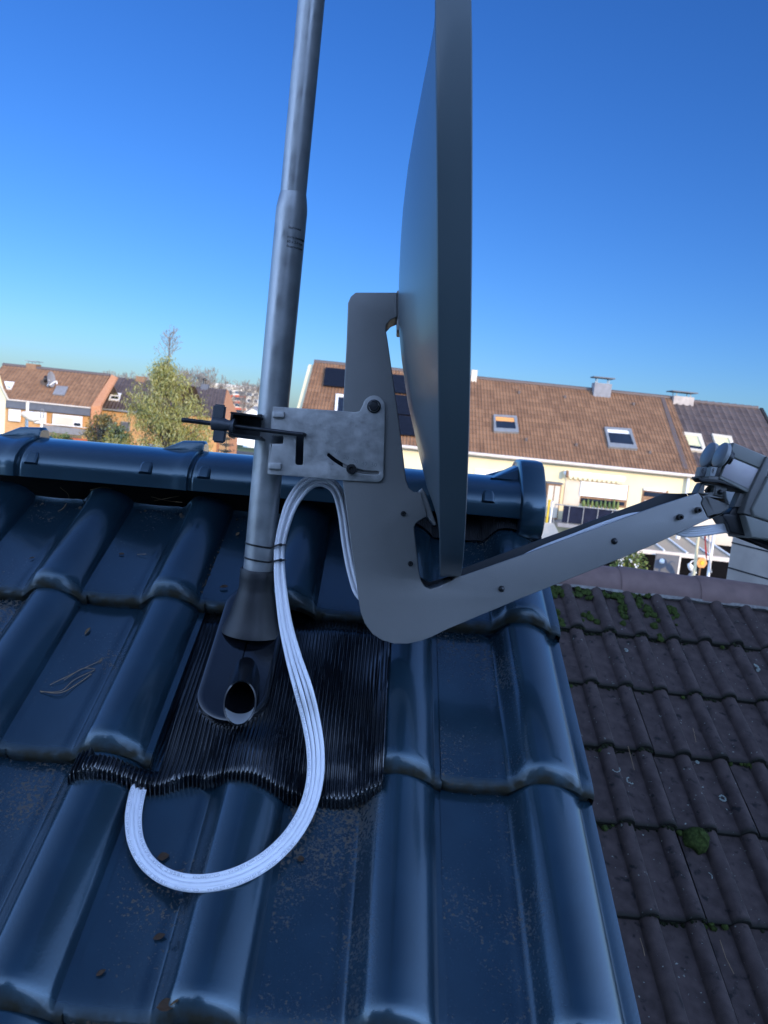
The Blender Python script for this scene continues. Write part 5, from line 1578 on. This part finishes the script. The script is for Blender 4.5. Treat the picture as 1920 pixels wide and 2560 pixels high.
# garden ornament: pale heron on a stone
c = at(1728, 1412, 27.2)
gh = thing('garden_heron', 'pale garden heron figure on a grey stand left of the flagpole', 'garden figure', (c.x, 27.2, 0))
bm = bmesh.new(); tube(bm, catmull([c + Vector((.22, 0, -.28)), c + Vector((.05, 0, -.15)), c + Vector((-.05, 0, 0)), c + Vector((0, 0, .12)), c + Vector((.08, 0, .15)), c + Vector((.20, 0, .10))], 6), [.03 + .07 * math.sin(math.pi * min(1, i / 16)) if i < 14 else .045 - .0012 * i for i in range(31)], 10); part('bird', bm, M['white'], gh)
bm = bmesh.new(); lathe(bm, [(.16, 0), (.16, c.z - .45), (.10, c.z - .32), (.02, c.z - .26)], (c.x + .08, 27.2, 0), (0, 0, 1), 12); part('stand', bm, M['midgrey'], gh)

# ------------------------------------------------------------------ houses on the left, farther away
YL = 62.0
KL = 1 / 4.608
cl = lambda x, y: (x * KL, 870 + y * KL)
le = at(*cl(560, 640), YL); lr = at(*cl(650, 255), YL + 3.8); LR = lr.z - le.z
def lft(x): return at(*cl(x, 640), YL).x
xl0, xl1 = lft(-260), lft(1050)
g1 = thing('brick_house', 'long brown roofed brick terrace house with dark fascia band, far left', 'house', ((xl0 + xl1) / 2, YL + 3, 0))
# the row is turned a little, so its right verge runs back to the right
bm = bmesh.new(); nl = tiled(bm, (xl0, YL, le.z), (xl1, YL, le.z), 3.8, LR, .60, .45, amp=.045)
rr1 = at(*cl(1265, 327), YL + 3.8).x
for v in bm.verts:
    t = (v.co.y - YL) / 3.8; v.co.x += (rr1 - xl1) * t * ((v.co.x - xl0) / (xl1 - xl0))
gr = part('roof', bm, M['rbrown'], g1, True, 35)
bm = bmesh.new(); slab(bm, [(xl0, YL + 3.8, lr.z - .03), (rr1, YL + 3.8, lr.z - .03), (rr1, YL + 8, le.z), (xl0, YL + 8, le.z)], (0, LR, 4), .1); part('rear_slope', bm, M['rdark'], gr, False)
bm = bmesh.new(); tube(bm, [(xl0, YL + 3.8, lr.z), (rr1, YL + 3.8, lr.z)], .16, 8); part('ridge_cap', bm, M['rdark'], gr)
zf = at(*cl(560, 735), YL - .1).z
bm = bmesh.new(); slab(bm, [(xl0, YL - .1, zf), (xl1, YL - .1, zf), (xl1, YL - .1, le.z - .05), (xl0, YL - .1, le.z - .05)], NEG, .3); part('fascia_band', bm, M['grey'], g1, False)
bm = bmesh.new(); box(bm, ((xl0 + xl1) / 2, YL - .08, le.z + .0), (xl1 - xl0, .22, .10)); part('gutter', bm, M['gutter'], g1, False)
xw = lft(1125)
bm = bmesh.new(); slab(bm, [(xl0, YL + .25, 0), (xl1 + .1, YL + .25, 0), (xl1 + .1, YL + .25, le.z), (xl0, YL + .25, le.z)], NEG, .3)
part('wall', bm, M['brick'], g1, False)
# stepped gable wall strip
xg0, xg1 = xl1 + .06, lft(1128)
bm = bmesh.new()
tp = lr.z + .1
a_, b_ = at(*cl(1285, 345), YL + 4).x, at(*cl(1290, 390), YL + 4).x
vs_ = [Vector((xg0, YL - .1, 0)), Vector((xg1 + .15, YL + .2, 0)), Vector((xg1 + .15, YL + .2, le.z + .25)), Vector((rr1 + .55, YL + 4, tp - .2)), Vector((rr1 + .1, YL + 3.9, tp)), Vector((xg0, YL - .1, le.z + .12))]
f_ = [bm.verts.new(v) for v in vs_]; g_ = [bm.verts.new(v + Vector((0, .35, -.02))) for v in vs_]
bm.faces.new(f_); bm.faces.new(g_[::-1])
for i in range(6): bm.faces.new((f_[i], g_[i], g_[(i + 1) % 6], f_[(i + 1) % 6]))
part('gable_wall', bm, M['brick2'], g1, False)
fL = on_slope(Vector((0, YL, le.z)), 3.8, LR)
cL = lambda L_: [cl(*p) for p in L_]
skylight(gr, fL, nl, cL([(48, 382), (165, 392), (122, 470), (75, 464)]), cL([(58, 392), (150, 400), (118, 458), (84, 452)]), None, 'white', 'glass', .75)
bm = bmesh.new(); rect_on(bm, lambda x, y: fL(x, y, .15), cL([(652, 432), (785, 442), (738, 540), (606, 528)]), .12, nl); part('roof_hatch', bm, M['midgrey'], gr, False)
chimney(g1, *[cl(x, 0)[0] for x in (300, 412)], cl(0, 175)[1], cl(0, 228)[1], YL + 3.6, 'wood', cl(0, 150)[1], 'zinc', 1.0)
bm = bmesh.new()
for nm, m, x0, y0, x1, y1 in (('window', 'white', 105, 702, 235, 850), ('window', 'white', 402, 733, 530, 876), ('window', 'white', 612, 757, 945, 912)):
    w_ = wallrect(nm, g1, m, *cl(x0, y0), *cl(x1, y1), YL - .02, .1, .06)
    if x0 == 612:
        wallrect('pane', w_, 'glass', *cl(858, 860), *cl(930, 902), YL - .02, .03, .09); wallrect('roller_shutter', w_, 'beige', *cl(632, 785), *cl(845, 908), YL - .02, .04, .08)
    else: wallrect('roller_shutter', w_, 'white', *cl(x0 + 6, y0 + 14), *cl(x1 - 6, y1 - 4), YL - .02, .04, .08)
bm.free()
bk_ = thing('balcony', 'grey cloth covered balcony with red base on the brick house', 'balcony', at(*cl(750, 1000), YL - 1))
wallrect('cloth_screen', bk_, 'midgrey', *cl(490, 885), *cl(1012, 1015), YL - 1.5, .05)
wallrect('base', bk_, 'redroof', *cl(690, 1022), *cl(1000, 1075), YL - 1.4, .3)
bm = bmesh.new(); a, b = at(*cl(530, 876), YL - 1.5), at(*cl(1012, 918), YL - 1.5); tube(bm, [a, b], .04, 6); part('handrail', bm, M['white'], bk_)
# roof dish on the far house
rdish = thing('satellite_dish', 'small grey satellite dish on the brown roof, far left', 'satellite dish', fL(*cl(560, 420)))
c = fL(*cl(585, 360), .8)
bm = bmesh.new(); lathe(bm, [(.001, -.10), (.27, -.05), (.48, .03), (.51, .05), (.48, .04), (.24, -.03)], c, Vector((1, -.25, .15)), 20); 
for v in bm.verts: v.co.z += (v.co.z - c.z) * .25
part('reflector', bm, M['midgrey'], rdish)
bm = bmesh.new(); p = fL(*cl(550, 440)); tube(bm, [p, fL(*cl(562, 400), .3), fL(*cl(560, 370), .8)], .07, 8); part('mast', bm, M['white'], rdish)
bm = bmesh.new(); lathe(bm, [(.001, 0), (.28, .05), (.3, .2), (.001, .3)], fL(*cl(545, 362), .8), (-1, -.2, 0), 12); part('rear_box', bm, M['black'], rdish)
bm = bmesh.new(); tube(bm, catmull([c - Vector((0, .2, .5)), fL(*cl(640, 385), .8), fL(*cl(655, 395), .7), fL(*cl(655, 415), .6)], 5), .05, 8); part('feed_arm', bm, M['white'], rdish)
# white gable at the left edge
gz = thing('white_gable_house', 'white rendered gable end cut off by the left picture edge', 'house', at(-60, 1080, 44))
a, b, c = at(0, 940, 44), at(27, 996, 44), at(12, 1110, 44)
go_ = Vector((-.60, 1, 0)) * 7
P5 = [Vector(p) for p in ((b.x - .28, 44, 0), (b.x - .28, 44, b.z), (a.x, 44, a.z), (a.x - 1.6, 44, a.z + 2.5), (a.x - 4, 44, a.z + 2.5 - 3.7), (a.x - 4, 44, 0))]
bm = bmesh.new(); va = [bm.verts.new(p) for p in P5]; vb = [bm.verts.new(p + go_) for p in P5]
bm.faces.new(va); bm.faces.new(vb[::-1])
for i in range(6): bm.faces.new((va[i], vb[i], vb[(i + 1) % 6], va[(i + 1) % 6]))
part('wall', bm, M['cream'], gz, False)
k_ = Vector((0, -.2, 0))
E_ = [Vector((b.x, 44, b.z - .06)), Vector((a.x - 1.6, 44, a.z + 2.62))]
bm = bmesh.new(); slab(bm, [E_[0] + k_, E_[0] + go_, E_[1] + go_, E_[1] + k_], (1, 0, .6), .10); part('roof', bm, M['beige'], gz, False)
# red tiled lean-to
t = thing('garden_shed', 'low shed with bright red tiled roof in front of the brick house, far left', 'shed', at(*cl(130, 1030), 52))
bm = bmesh.new(); a, b = at(*cl(40, 985), 52), at(*cl(215, 1005), 52); tiled(bm, (a.x, 52, a.z - .35), (b.x, 52, a.z - .35), 1.2, .5, .3, .3, amp=.05, rolls=1); part('roof', bm, M['redroof'], t)
bm = bmesh.new(); box(bm, ((a.x + b.x) / 2, 52.8, (a.z - .4) / 2), (b.x - a.x, 1.2, a.z - .4)); part('wall', bm, M['brick'], t, False)

# second house on the left (dark roof) and third beyond the tree
KM = 1 / 3.95
cm = lambda x, y: (240 + x * KM, 800 + y * KM)
YM = 66.0
me_ = at(*cm(190, 888), YM); mr_ = at(*cm(330, 578), YM + 5); MR_ = mr_.z - me_.z
xm0, xm1 = at(*cm(25, 872), YM).x, at(*cm(700, 930), YM).x
g2 = thing('dark_roof_house', 'brick terrace house with dark roof half hidden behind the green tree, left', 'house', ((xm0 + xm1) / 2, YM + 4, 0))
bm = bmesh.new(); nm_ = tiled(bm, (xm0, YM, me_.z), (xm1, YM, me_.z), 5, MR_, .60, .45, amp=.045)
xr_ = at(*cm(155, 562), YM + 5).x
for v in bm.verts:
    t = (v.co.y - YM) / 5; v.co.x += (xr_ - xm0) * t * (1 - (v.co.x - xm0) / (xm1 - xm0) * .6)
gr2 = part('roof', bm, M['rdark'], g2, True, 35)
bm = bmesh.new(); slab(bm, [(xr_, YM + 5, mr_.z - .03), (xm1 + 1, YM + 5, mr_.z - .03), (xm1 + 1, YM + 10, me_.z), (xr_, YM + 10, me_.z)], (0, MR_, 5), .1); part('rear_slope', bm, M['rdark'], gr2, False)
bm = bmesh.new(); slab(bm, [(xm0 - .3, YM + .2, 0), (xm1, YM + .2, 0), (xm1, YM + .2, me_.z), (xm0 - .3, YM + .2, me_.z)], NEG, 8); part('wall', bm, M['brick'], g2, False)
bm = bmesh.new(); box(bm, ((xm0 + xm1) / 2, YM - .05, me_.z - .02), (xm1 - xm0, .2, .14)); part('gutter', bm, M['zinc'], g2, False)
bm = bmesh.new(); a = Vector((xm0 - .12, YM, me_.z + .05)); b = Vector((xr_ - .1, YM + 5, mr_.z + .05)); tube(bm, [a, b], .12, 6); part('verge_trim', bm, M['zinc'], g2)
fM = on_slope(Vector((0, YM, me_.z)), 5, MR_)
cM = lambda L_: [cm(*p) for p in L_]
skylight(gr2, fM, nm_, cM([(155, 715), (250, 722), (225, 795), (122, 782)]), cM([(168, 726), (234, 732), (214, 782), (138, 772)]), None, 'white', 'glass', .4)
for x0, y0, x1, y1 in ((85, 985, 162, 1075), (246, 1000, 330, 1098)):
    w_ = wallrect('window', g2, 'midgrey', *cm(x0, y0), *cm(x1, y1), YM, .1, .0); wallrect('roller_shutter', w_, 'grey', *cm(x0 + 8, y0 + 8), *cm(x1 - 8, y1 - 8), YM, .04, .03)
chimney(g2, cm(395, 0)[0], cm(480, 0)[0], cm(0, 552)[1], cm(0, 590)[1], YM + 4.6, 'wood', None)
Y3 = 72.0
g3 = thing('dark_roof_house', 'dark roofed house with orange brick gable right of the green tree', 'house', at(*cm(1200, 900), Y3 + 3))
e3 = at(*cm(1130, 965), Y3); q3 = at(*cm(1290, 688), Y3 + 5); x30, x31 = at(*cm(880, 930), Y3).x, at(*cm(1235, 975), Y3).x
bm = bmesh.new(); tiled(bm, (x30, Y3, e3.z), (x31, Y3, e3.z), 5, q3.z - e3.z, .60, .45, amp=.045)
for v in bm.verts:
    t = (v.co.y - Y3) / 5; v.co.x += (q3.x - x31) * t
gr3 = part('roof', bm, M['rdark'], g3, True, 35)
bm = bmesh.new(); slab(bm, [(x30, Y3 + 5, q3.z - .03), (q3.x, Y3 + 5, q3.z - .03), (q3.x, Y3 + 10, e3.z), (x30, Y3 + 10, e3.z)], (0, 3, 5), .1); part('rear_slope', bm, M['rdark'], gr3, False)
g3b = at(*cm(1335, 975), Y3 + 6).x
bm = bmesh.new(); slab(bm, [(x31, Y3, 0), (q3.x + .15, Y3 + 5, 0), (g3b, Y3 + 10, 0), (g3b, Y3 + 10, e3.z), (q3.x + .15, Y3 + 5, q3.z - .02), (x31, Y3, e3.z)], (1, -.6, 0), .3); part('gable_wall', bm, M['brick2'], g3, False)
bm = bmesh.new(); slab(bm, [(x30, Y3 + .2, 0), (x31, Y3 + .2, 0), (x31, Y3 + .2, e3.z), (x30, Y3 + .2, e3.z)], NEG, 4); part('wall', bm, M['brick'], g3, False)
ch3 = chimney(g3, cm(1035, 0)[0], cm(1108, 0)[0], cm(0, 628)[1], cm(0, 660)[1], Y3 + 4.6, 'grey', None)
bm = bmesh.new(); p = at(*cm(1072, 622), Y3 + 4.8); lathe(bm, [(.15, -.2), (.15, .25), (.22, .3), (.22, .4), (.001, .5)], p, (0, 0, 1), 8); part('chimney_pot', bm, M['black'], ch3)

# apartment block far behind
YA = 205.0
ap = thing('apartment_building', 'far cream apartment building with red balcony panels left of the mast', 'building', at(*cm(1400, 900), YA))
a, b = at(*cm(1090, 640), YA), at(*cm(1760, 700), YA); za = at(*cm(1400, 668), YA).z
bm = bmesh.new(); box(bm, ((a.x + b.x) / 2, YA + 6, za / 2), (b.x - a.x, 12, za)); part('wall', bm, M['beige'], ap, False)
bm = bmesh.new(); box(bm, ((a.x + b.x) / 2, YA + 6, za + .3), (b.x - a.x + .6, 12.6, .6)); part('roof', bm, M['gutter'], ap, False)
rnd = random.Random(2)
cols = [(1165, 30, 0), (1210, 45, 0), (1300, 42, 1), (1370, 95, 1), (1490, 50, 0), (1560, 40, 0), (1625, 50, 1)]
for cx, w, isred in cols:
    for fl_ in range(4):
        yy = 700 + fl_ * 62 + (cx - 1370) * .08
        if isred:
            b_ = wallrect('balcony', ap, 'redroof' if fl_ != 9 else 'red', *cm(cx, yy + 38), *cm(cx + w, yy + 68), YA - 1.2, 1.2)
            wallrect('window', b_, 'glass', *cm(cx + 4, yy + 2), *cm(cx + w - 4, yy + 36), YA - .05, .2)
        else:
            w_ = wallrect('window', ap, 'white', *cm(cx, yy + 6), *cm(cx + w, yy + 44), YA - .05, .2)
            wallrect('pane', w_, 'glass', *cm(cx + 5, yy + 10), *cm(cx + w - 5, yy + 40), YA - .08, .1)
# small white gabled house, white garden wall
sw = thing('white_bungalow', 'small white gabled house far behind, beside the mast', 'house', at(*cm(1545, 940), 115))
p0, p1, p2 = at(*cm(1480, 905), 115), at(*cm(1555, 862), 115), at(*cm(1660, 905), 115)
bm = bmesh.new(); slab(bm, [(p0.x, 115, 0), (p2.x, 115, 0), (p2.x, 115, p0.z), (p1.x, 115, p1.z), (p0.x, 115, p0.z)], NEG, 8); part('wall', bm, M['white'], sw, False)
bm = bmesh.new()
for q_, s_ in ((p0, -1), (p2, 1)): slab(bm, [Vector((q_.x + s_ * .3, 114.7, p0.z - .2)), Vector((p1.x, 114.7, p1.z + .12)), Vector((p1.x, 123.5, p1.z + .12)), Vector((q_.x + s_ * .3, 123.5, p0.z - .2))], (s_ * .6, 0, 1), .15)
part('roof', bm, M['midgrey'], sw, False)
gw = at(*cm(1450, 1150), 108); gw2 = at(*cm(1640, 1225), 108)
bm = bmesh.new(); box(bm, ((gw.x + gw2.x) / 2, 108, gw2.z / 2 + 1.0), (gw2.x - gw.x + 3, .4, gw.z - gw2.z + 1)); tag(part('garden_wall', bm, M['white'], None, False), 'long white garden wall behind the lawn, left of the mast', 'wall')
# white caravan roof just over the ridge
p = at(372, 1119, 40); cv = thing('caravan', 'white caravan roof peeping over the blue ridge', 'caravan', (p.x, 41, 0))
bm = bmesh.new(); rbox(bm, (p.x, 41, p.z / 2 + .12), (1.36, 2.2, p.z - .1), None, .12, 3); part('body', bm, M['white'], cv)
bm = bmesh.new()
for s_ in (-.5, .5): lathe(bm, [(.001, -.1), (.3, -.1), (.3, .1), (.001, .1)], (p.x + s_ * 1.2, 41, .3), (1, 0, 0), 16)
part('wheel', bm, M['black'], cv)
# poles and windsock on the left
pole('pole', 'white pole before the brick house, far left', 'pole', 69, 1004, 1080, 48, .10, 'white')
wsk = thing('windsock', 'white windsock blowing left from a pale pole, far left', 'windsock', at(102, 1095, 46))
a = at(105, 1045, 46); bm = bmesh.new(); tube(bm, [(a.x - .06, 46, 0), (a.x, 46, a.z)], .075, 8); part('pole', bm, M['white'], wsk)
bm = bmesh.new(); tube(bm, [a + Vector((.1 * math.cos(R(t)), 0, .25 + .28 * math.sin(R(t)))) for t in range(0, 361, 30)], .03, 6, False); part('hoop', bm, M['midgrey'], wsk)
bm = bmesh.new(); s0_, s1_ = at(100, 1047, 46), at(55, 1034, 46); tube(bm, [s0_.lerp(s1_, t) for t in (0, .25, .5, .75, 1)], [.10, .28, .32, .24, .14], 10); part('sock', bm, M['white'], wsk)

# ------------------------------------------------------------------ plants
def leaves(bm, P, n, spread, size, droop, rnd, flat=.3):
    for _ in range(n):
        p = P + Vector((rnd.gauss(0, spread), rnd.gauss(0, spread), rnd.gauss(0, spread * .9)))
        d = Vector((rnd.uniform(-1, 1), rnd.uniform(-1, 1), rnd.uniform(-1, .6) - droop)).normalized()
        s = d.cross(Vector((rnd.uniform(-1, 1), rnd.uniform(-1, 1), rnd.uniform(-1, 1)))).normalized()
        L_ = size * rnd.uniform(.6, 1.4); w = L_ * flat
        v = [bm.verts.new(q) for q in (p, p + d * L_ * .5 + s * w * .5, p + d * L_, p + d * L_ * .5 - s * w * .5)]
        bm.faces.new(v)
def branch_tree(bm, P, d, L_, r, depth, rnd, up=.15, n=3, shrink=.68, minr=.004, segs=5, tips=None):
    pts, rs = [P], [r]
    dd_ = d.normalized(); p = P
    for i in range(3):
        dd_ = (dd_ + Vector((rnd.gauss(0, .14), rnd.gauss(0, .14), up * .5 + rnd.gauss(0, .06)))).normalized()
        p = p + dd_ * (L_ / 3); pts.append(p); rs.append(max(minr, r * (1 - .16 * (i + 1))))
    tube(bm, pts, rs, segs, False)
    if depth == 0:
        if tips is not None: tips.append(p)
        return
    for i in range(n):
        a = rnd.uniform(0, 6.28); k = rnd.uniform(.35, .75)
        x, y = frame(dd_)
        nd = (dd_ + (x * math.cos(a) + y * math.sin(a)) * k + Vector((0, 0, up))).normalized()
        branch_tree(bm, pts[rnd.choice((2, 3, 3))], nd, L_ * shrink * rnd.uniform(.8, 1.15), r * .62, depth - 1, rnd, up, n, shrink, minr, max(3, segs - 1), tips)
def bare_tree(px, pyb, pyt, Y, lab, seed, m='twigfar', spread=1.0, depth=5, minr=.02):
    rnd = random.Random(seed)
    top_ = at(px, pyt, Y).z; base = at(px, 1000, Y)
    t = thing('bare_tree', lab, 'tree', (base.x, Y, 0), 'leafless trees on the skyline')
    H = top_
    bm = bmesh.new(); tube(bm, [(base.x, Y, 0), (base.x + .1, Y, H * .18), (base.x, Y, H * .36)], [H * .022, H * .018, H * .014], 6, False); part('trunk', bm, M['bark'], t)
    bm = bmesh.new()
    for i in range(5):
        a = i * 1.256 + rnd.uniform(-.3, .3)
        branch_tree(bm, Vector((base.x, Y, H * rnd.uniform(.26, .36))), Vector((math.cos(a) * .55 * spread, math.sin(a) * .55 * spread, 1)), H * .27, H * .010, depth, rnd, .14, 3, .66, minr)
    zs = max(v.co.z for v in bm.verts); z0 = H * .30
    for v in bm.verts: v.co.z = z0 + (v.co.z - z0) * (H - z0) / (zs - z0)
    part('crown', bm, M[m], t, False)
bare_tree(318, 960, 925, 118, 'spreading leafless tree behind the dark roof, left of the green tree', 11, spread=1.3)
bare_tree(362, 960, 930, 126, 'leafless tree just left of the green tree top', 12)
bare_tree(455, 960, 913, 112, 'leafless tree just right of the green tree top', 13)
bare_tree(492, 960, 912, 120, 'broad fan shaped leafless tree above the far chimney', 14, spread=1.4)
bare_tree(530, 980, 928, 130, 'low leafless tree at the right end of the group', 15)
bare_tree(622, 1000, 942, 124, 'single leafless tree close to the mast', 16)
bare_tree(255, 950, 930, 140, 'tiny leafless tree over the gable of the brick house', 17)
bare_tree(600, 1030, 975, 150, 'leafless tree before the apartment building', 18, 'twig')
# the green tree
TY = 31.0
rnd = random.Random(21)
tb_ = at(412, 1124, TY); tx = tb_.x
gt = thing('green_tree', 'slender drooping olive green tree with thin bare top, left of the mast', 'tree', (tx, TY, 0))
tz = at(425, 835, TY).z; txx = at(425, 835, TY).x
bm = bmesh.new(); trunk = catmull([(tx, TY, 0), (tx + .03, TY, 2.5), (tx + .02, TY, 4.5), ((tx + txx) / 2, TY, 6.2), (txx, TY, tz)], 6)
tube(bm, trunk, [.10 * (1 - i / len(trunk)) + .012 for i in range(len(trunk))], 8)
tk = part('trunk', bm, M['bark'], gt)
ZC = lambda py: at(425, py, TY).z
bmL = bmesh.new(); bmB = bmesh.new()
env = [(890, 8), (915, 26), (935, 44), (955, 62), (985, 84), (1015, 96), (1050, 104), (1085, 112), (1125, 116), (1180, 116)]
def half(py):
    for (a, x), (b, y) in zip(env, env[1:]):
        if a <= py <= b: return x + (y - x) * (py - a) / (b - a)
    return 6
def tpos(z):
    for a, b in zip(trunk, trunk[1:]):
        if a.z <= z <= b.z: return a.lerp(b, (z - a.z) / (b.z - a.z))
    return trunk[-1]
for i in range(440):
    py = 893 + (1165 - 893) * rnd.random() ** .8
    hw = half(py) / F * TY
    z = ZC(py)
    a = rnd.uniform(0, 6.28); rad = hw * math.sqrt(rnd.random()) * (1 if rnd.random() < .85 else 1.12)
    c = tpos(min(z, tz)) + Vector((math.cos(a) * rad, math.sin(a) * rad * .9, 0)); c.z = z
    if noise.noise((c.x * 1.3, c.y * 1.3, c.z * 1.3)) < -.22: continue
    s_ = tpos(max(0, z - .6 - rad * .5))
    tube(bmB, catmull([s_, s_.lerp(c, .55) + Vector((0, 0, .22)), c], 3), [.016, .014, .012, .010, .008, .006, .005], 4, False)
    leaves(bmL, c, 46, .12 + .05 * rnd.random(), .13, .9, rnd, .22)
    for _ in range(2):
        q_ = c + Vector((rnd.gauss(0, .12), rnd.gauss(0, .12), -.18 - .2 * rnd.random())); leaves(bmL, q_, 20, .08, .13, 1.4, rnd, .2)
part('branches', bmB, M['bark'], gt); part('crown', bmL, M['leaf'], gt, False)
bm = bmesh.new()
for i in range(30):
    z = ZC(838 + 62 * (i / 26)); p = tpos(z); a = rnd.uniform(0, 6.28)
    branch_tree(bm, p, Vector((math.cos(a) * .8, math.sin(a) * .8, .8)), .20 + .16 * (i / 26), .009, 3, rnd, .1, 2, .65, .0055, 3)
branch_tree(bm, trunk[-1], Vector((0, 0, 1)), .22, .008, 2, rnd, .2, 2, .6, .0035, 3)
part('bare_top', bm, M['twigfar'], gt, False)
def shrub(px, pyt, pyb, hwpx, Y, lab, m, seed, name='shrub', size=.12, n=70, cat='shrub'):
    rnd = random.Random(seed); c0 = at(px, pyt, Y); zb_ = max(0, at(px, pyb, Y).z); hw = hwpx / F * Y
    t = thing(name, lab, cat, (c0.x, Y, 0))
    bm = bmesh.new(); bl_ = bmesh.new()
    for i in range(n):
        a = rnd.uniform(0, 6.28); f = rnd.random(); z = zb_ + (c0.z - zb_) * f ** .8
        rad = hw * math.sqrt(rnd.random()) * (1 - .55 * f ** 2)
        p = Vector((c0.x + math.cos(a) * rad, Y + math.sin(a) * rad * .7, z))
        tube(bm, catmull([Vector((c0.x, Y, 0)), Vector((c0.x, Y, z * .5)).lerp(p, .4), p], 3), [.02] * 7, 4, False)
        leaves(bl_, p, 26, .12, size, .3, rnd, .45)
    part('stems', bm, M['bark'], t); part('foliage', bl_, M[m], t, False)
shrub(262, 1040, 1120, 52, 36, 'yellow and orange autumn shrub left of the green tree', 'autumn', 31, n=90)
shrub(150, 1085, 1120, 38, 40, 'low olive shrub under the balcony of the brick house', 'hedge', 32, n=40)
shrub(297, 1072, 1125, 32, 33, 'pale green shrub at the foot of the green tree', 'leaf', 33, n=50)
shrub(1572, 1384, 1440, 46, 25.5, 'green garden plant with white blossom beside the dark patio', 'hedge', 34, n=60)
# white blossoms belong to that plant
bm = bmesh.new(); rnd = random.Random(8)
for i in range(12):
    p = at(1555 + rnd.gauss(0, 16), 1398 + rnd.gauss(0, 9), 25.1); leaves(bm, p, 7, .03, .06, .2, rnd, .8)
fp = [o for o in COL.objects if o.get('label', '').startswith('green garden plant')][0]
part('blossom', bm, M['white'], fp, False)
# blue spruce beside the mast
rnd = random.Random(41); SY = 38.0
c0 = at(568, 1078, SY); st = thing('spruce_tree', 'small dark blue spruce just left of the mast, behind the ridge', 'tree', (c0.x, SY, 0))
bm = bmesh.new(); tube(bm, [(c0.x, SY, 0), (c0.x, SY, c0.z)], [.08, .02], 7); part('trunk', bm, M['bark'], st)
bm = bmesh.new()
lv = 15
for i in range(lv):
    z = c0.z - .05 - (c0.z - .4) * (i / lv) ** 1.0; rad = .12 + 1.35 * (i / lv) ** .8
    for k in range(9):
        a = k * .698 + i * .4 + rnd.uniform(-.2, .2); d = Vector((math.cos(a), math.sin(a), -.12)); rr_ = rad * rnd.uniform(.75, 1.1)
        for q_ in range(max(3, int(rr_ / .07))):
            t = (q_ + .5) / max(3, int(rr_ / .07)); p = Vector((c0.x, SY, z)) + d * rr_ * t + Vector((0, 0, .25 * t * t * rr_))
            leaves(bm, p, 6, .02, .10, .1, rnd, .25)
part('crown', bm, M['spruce'], st, False)
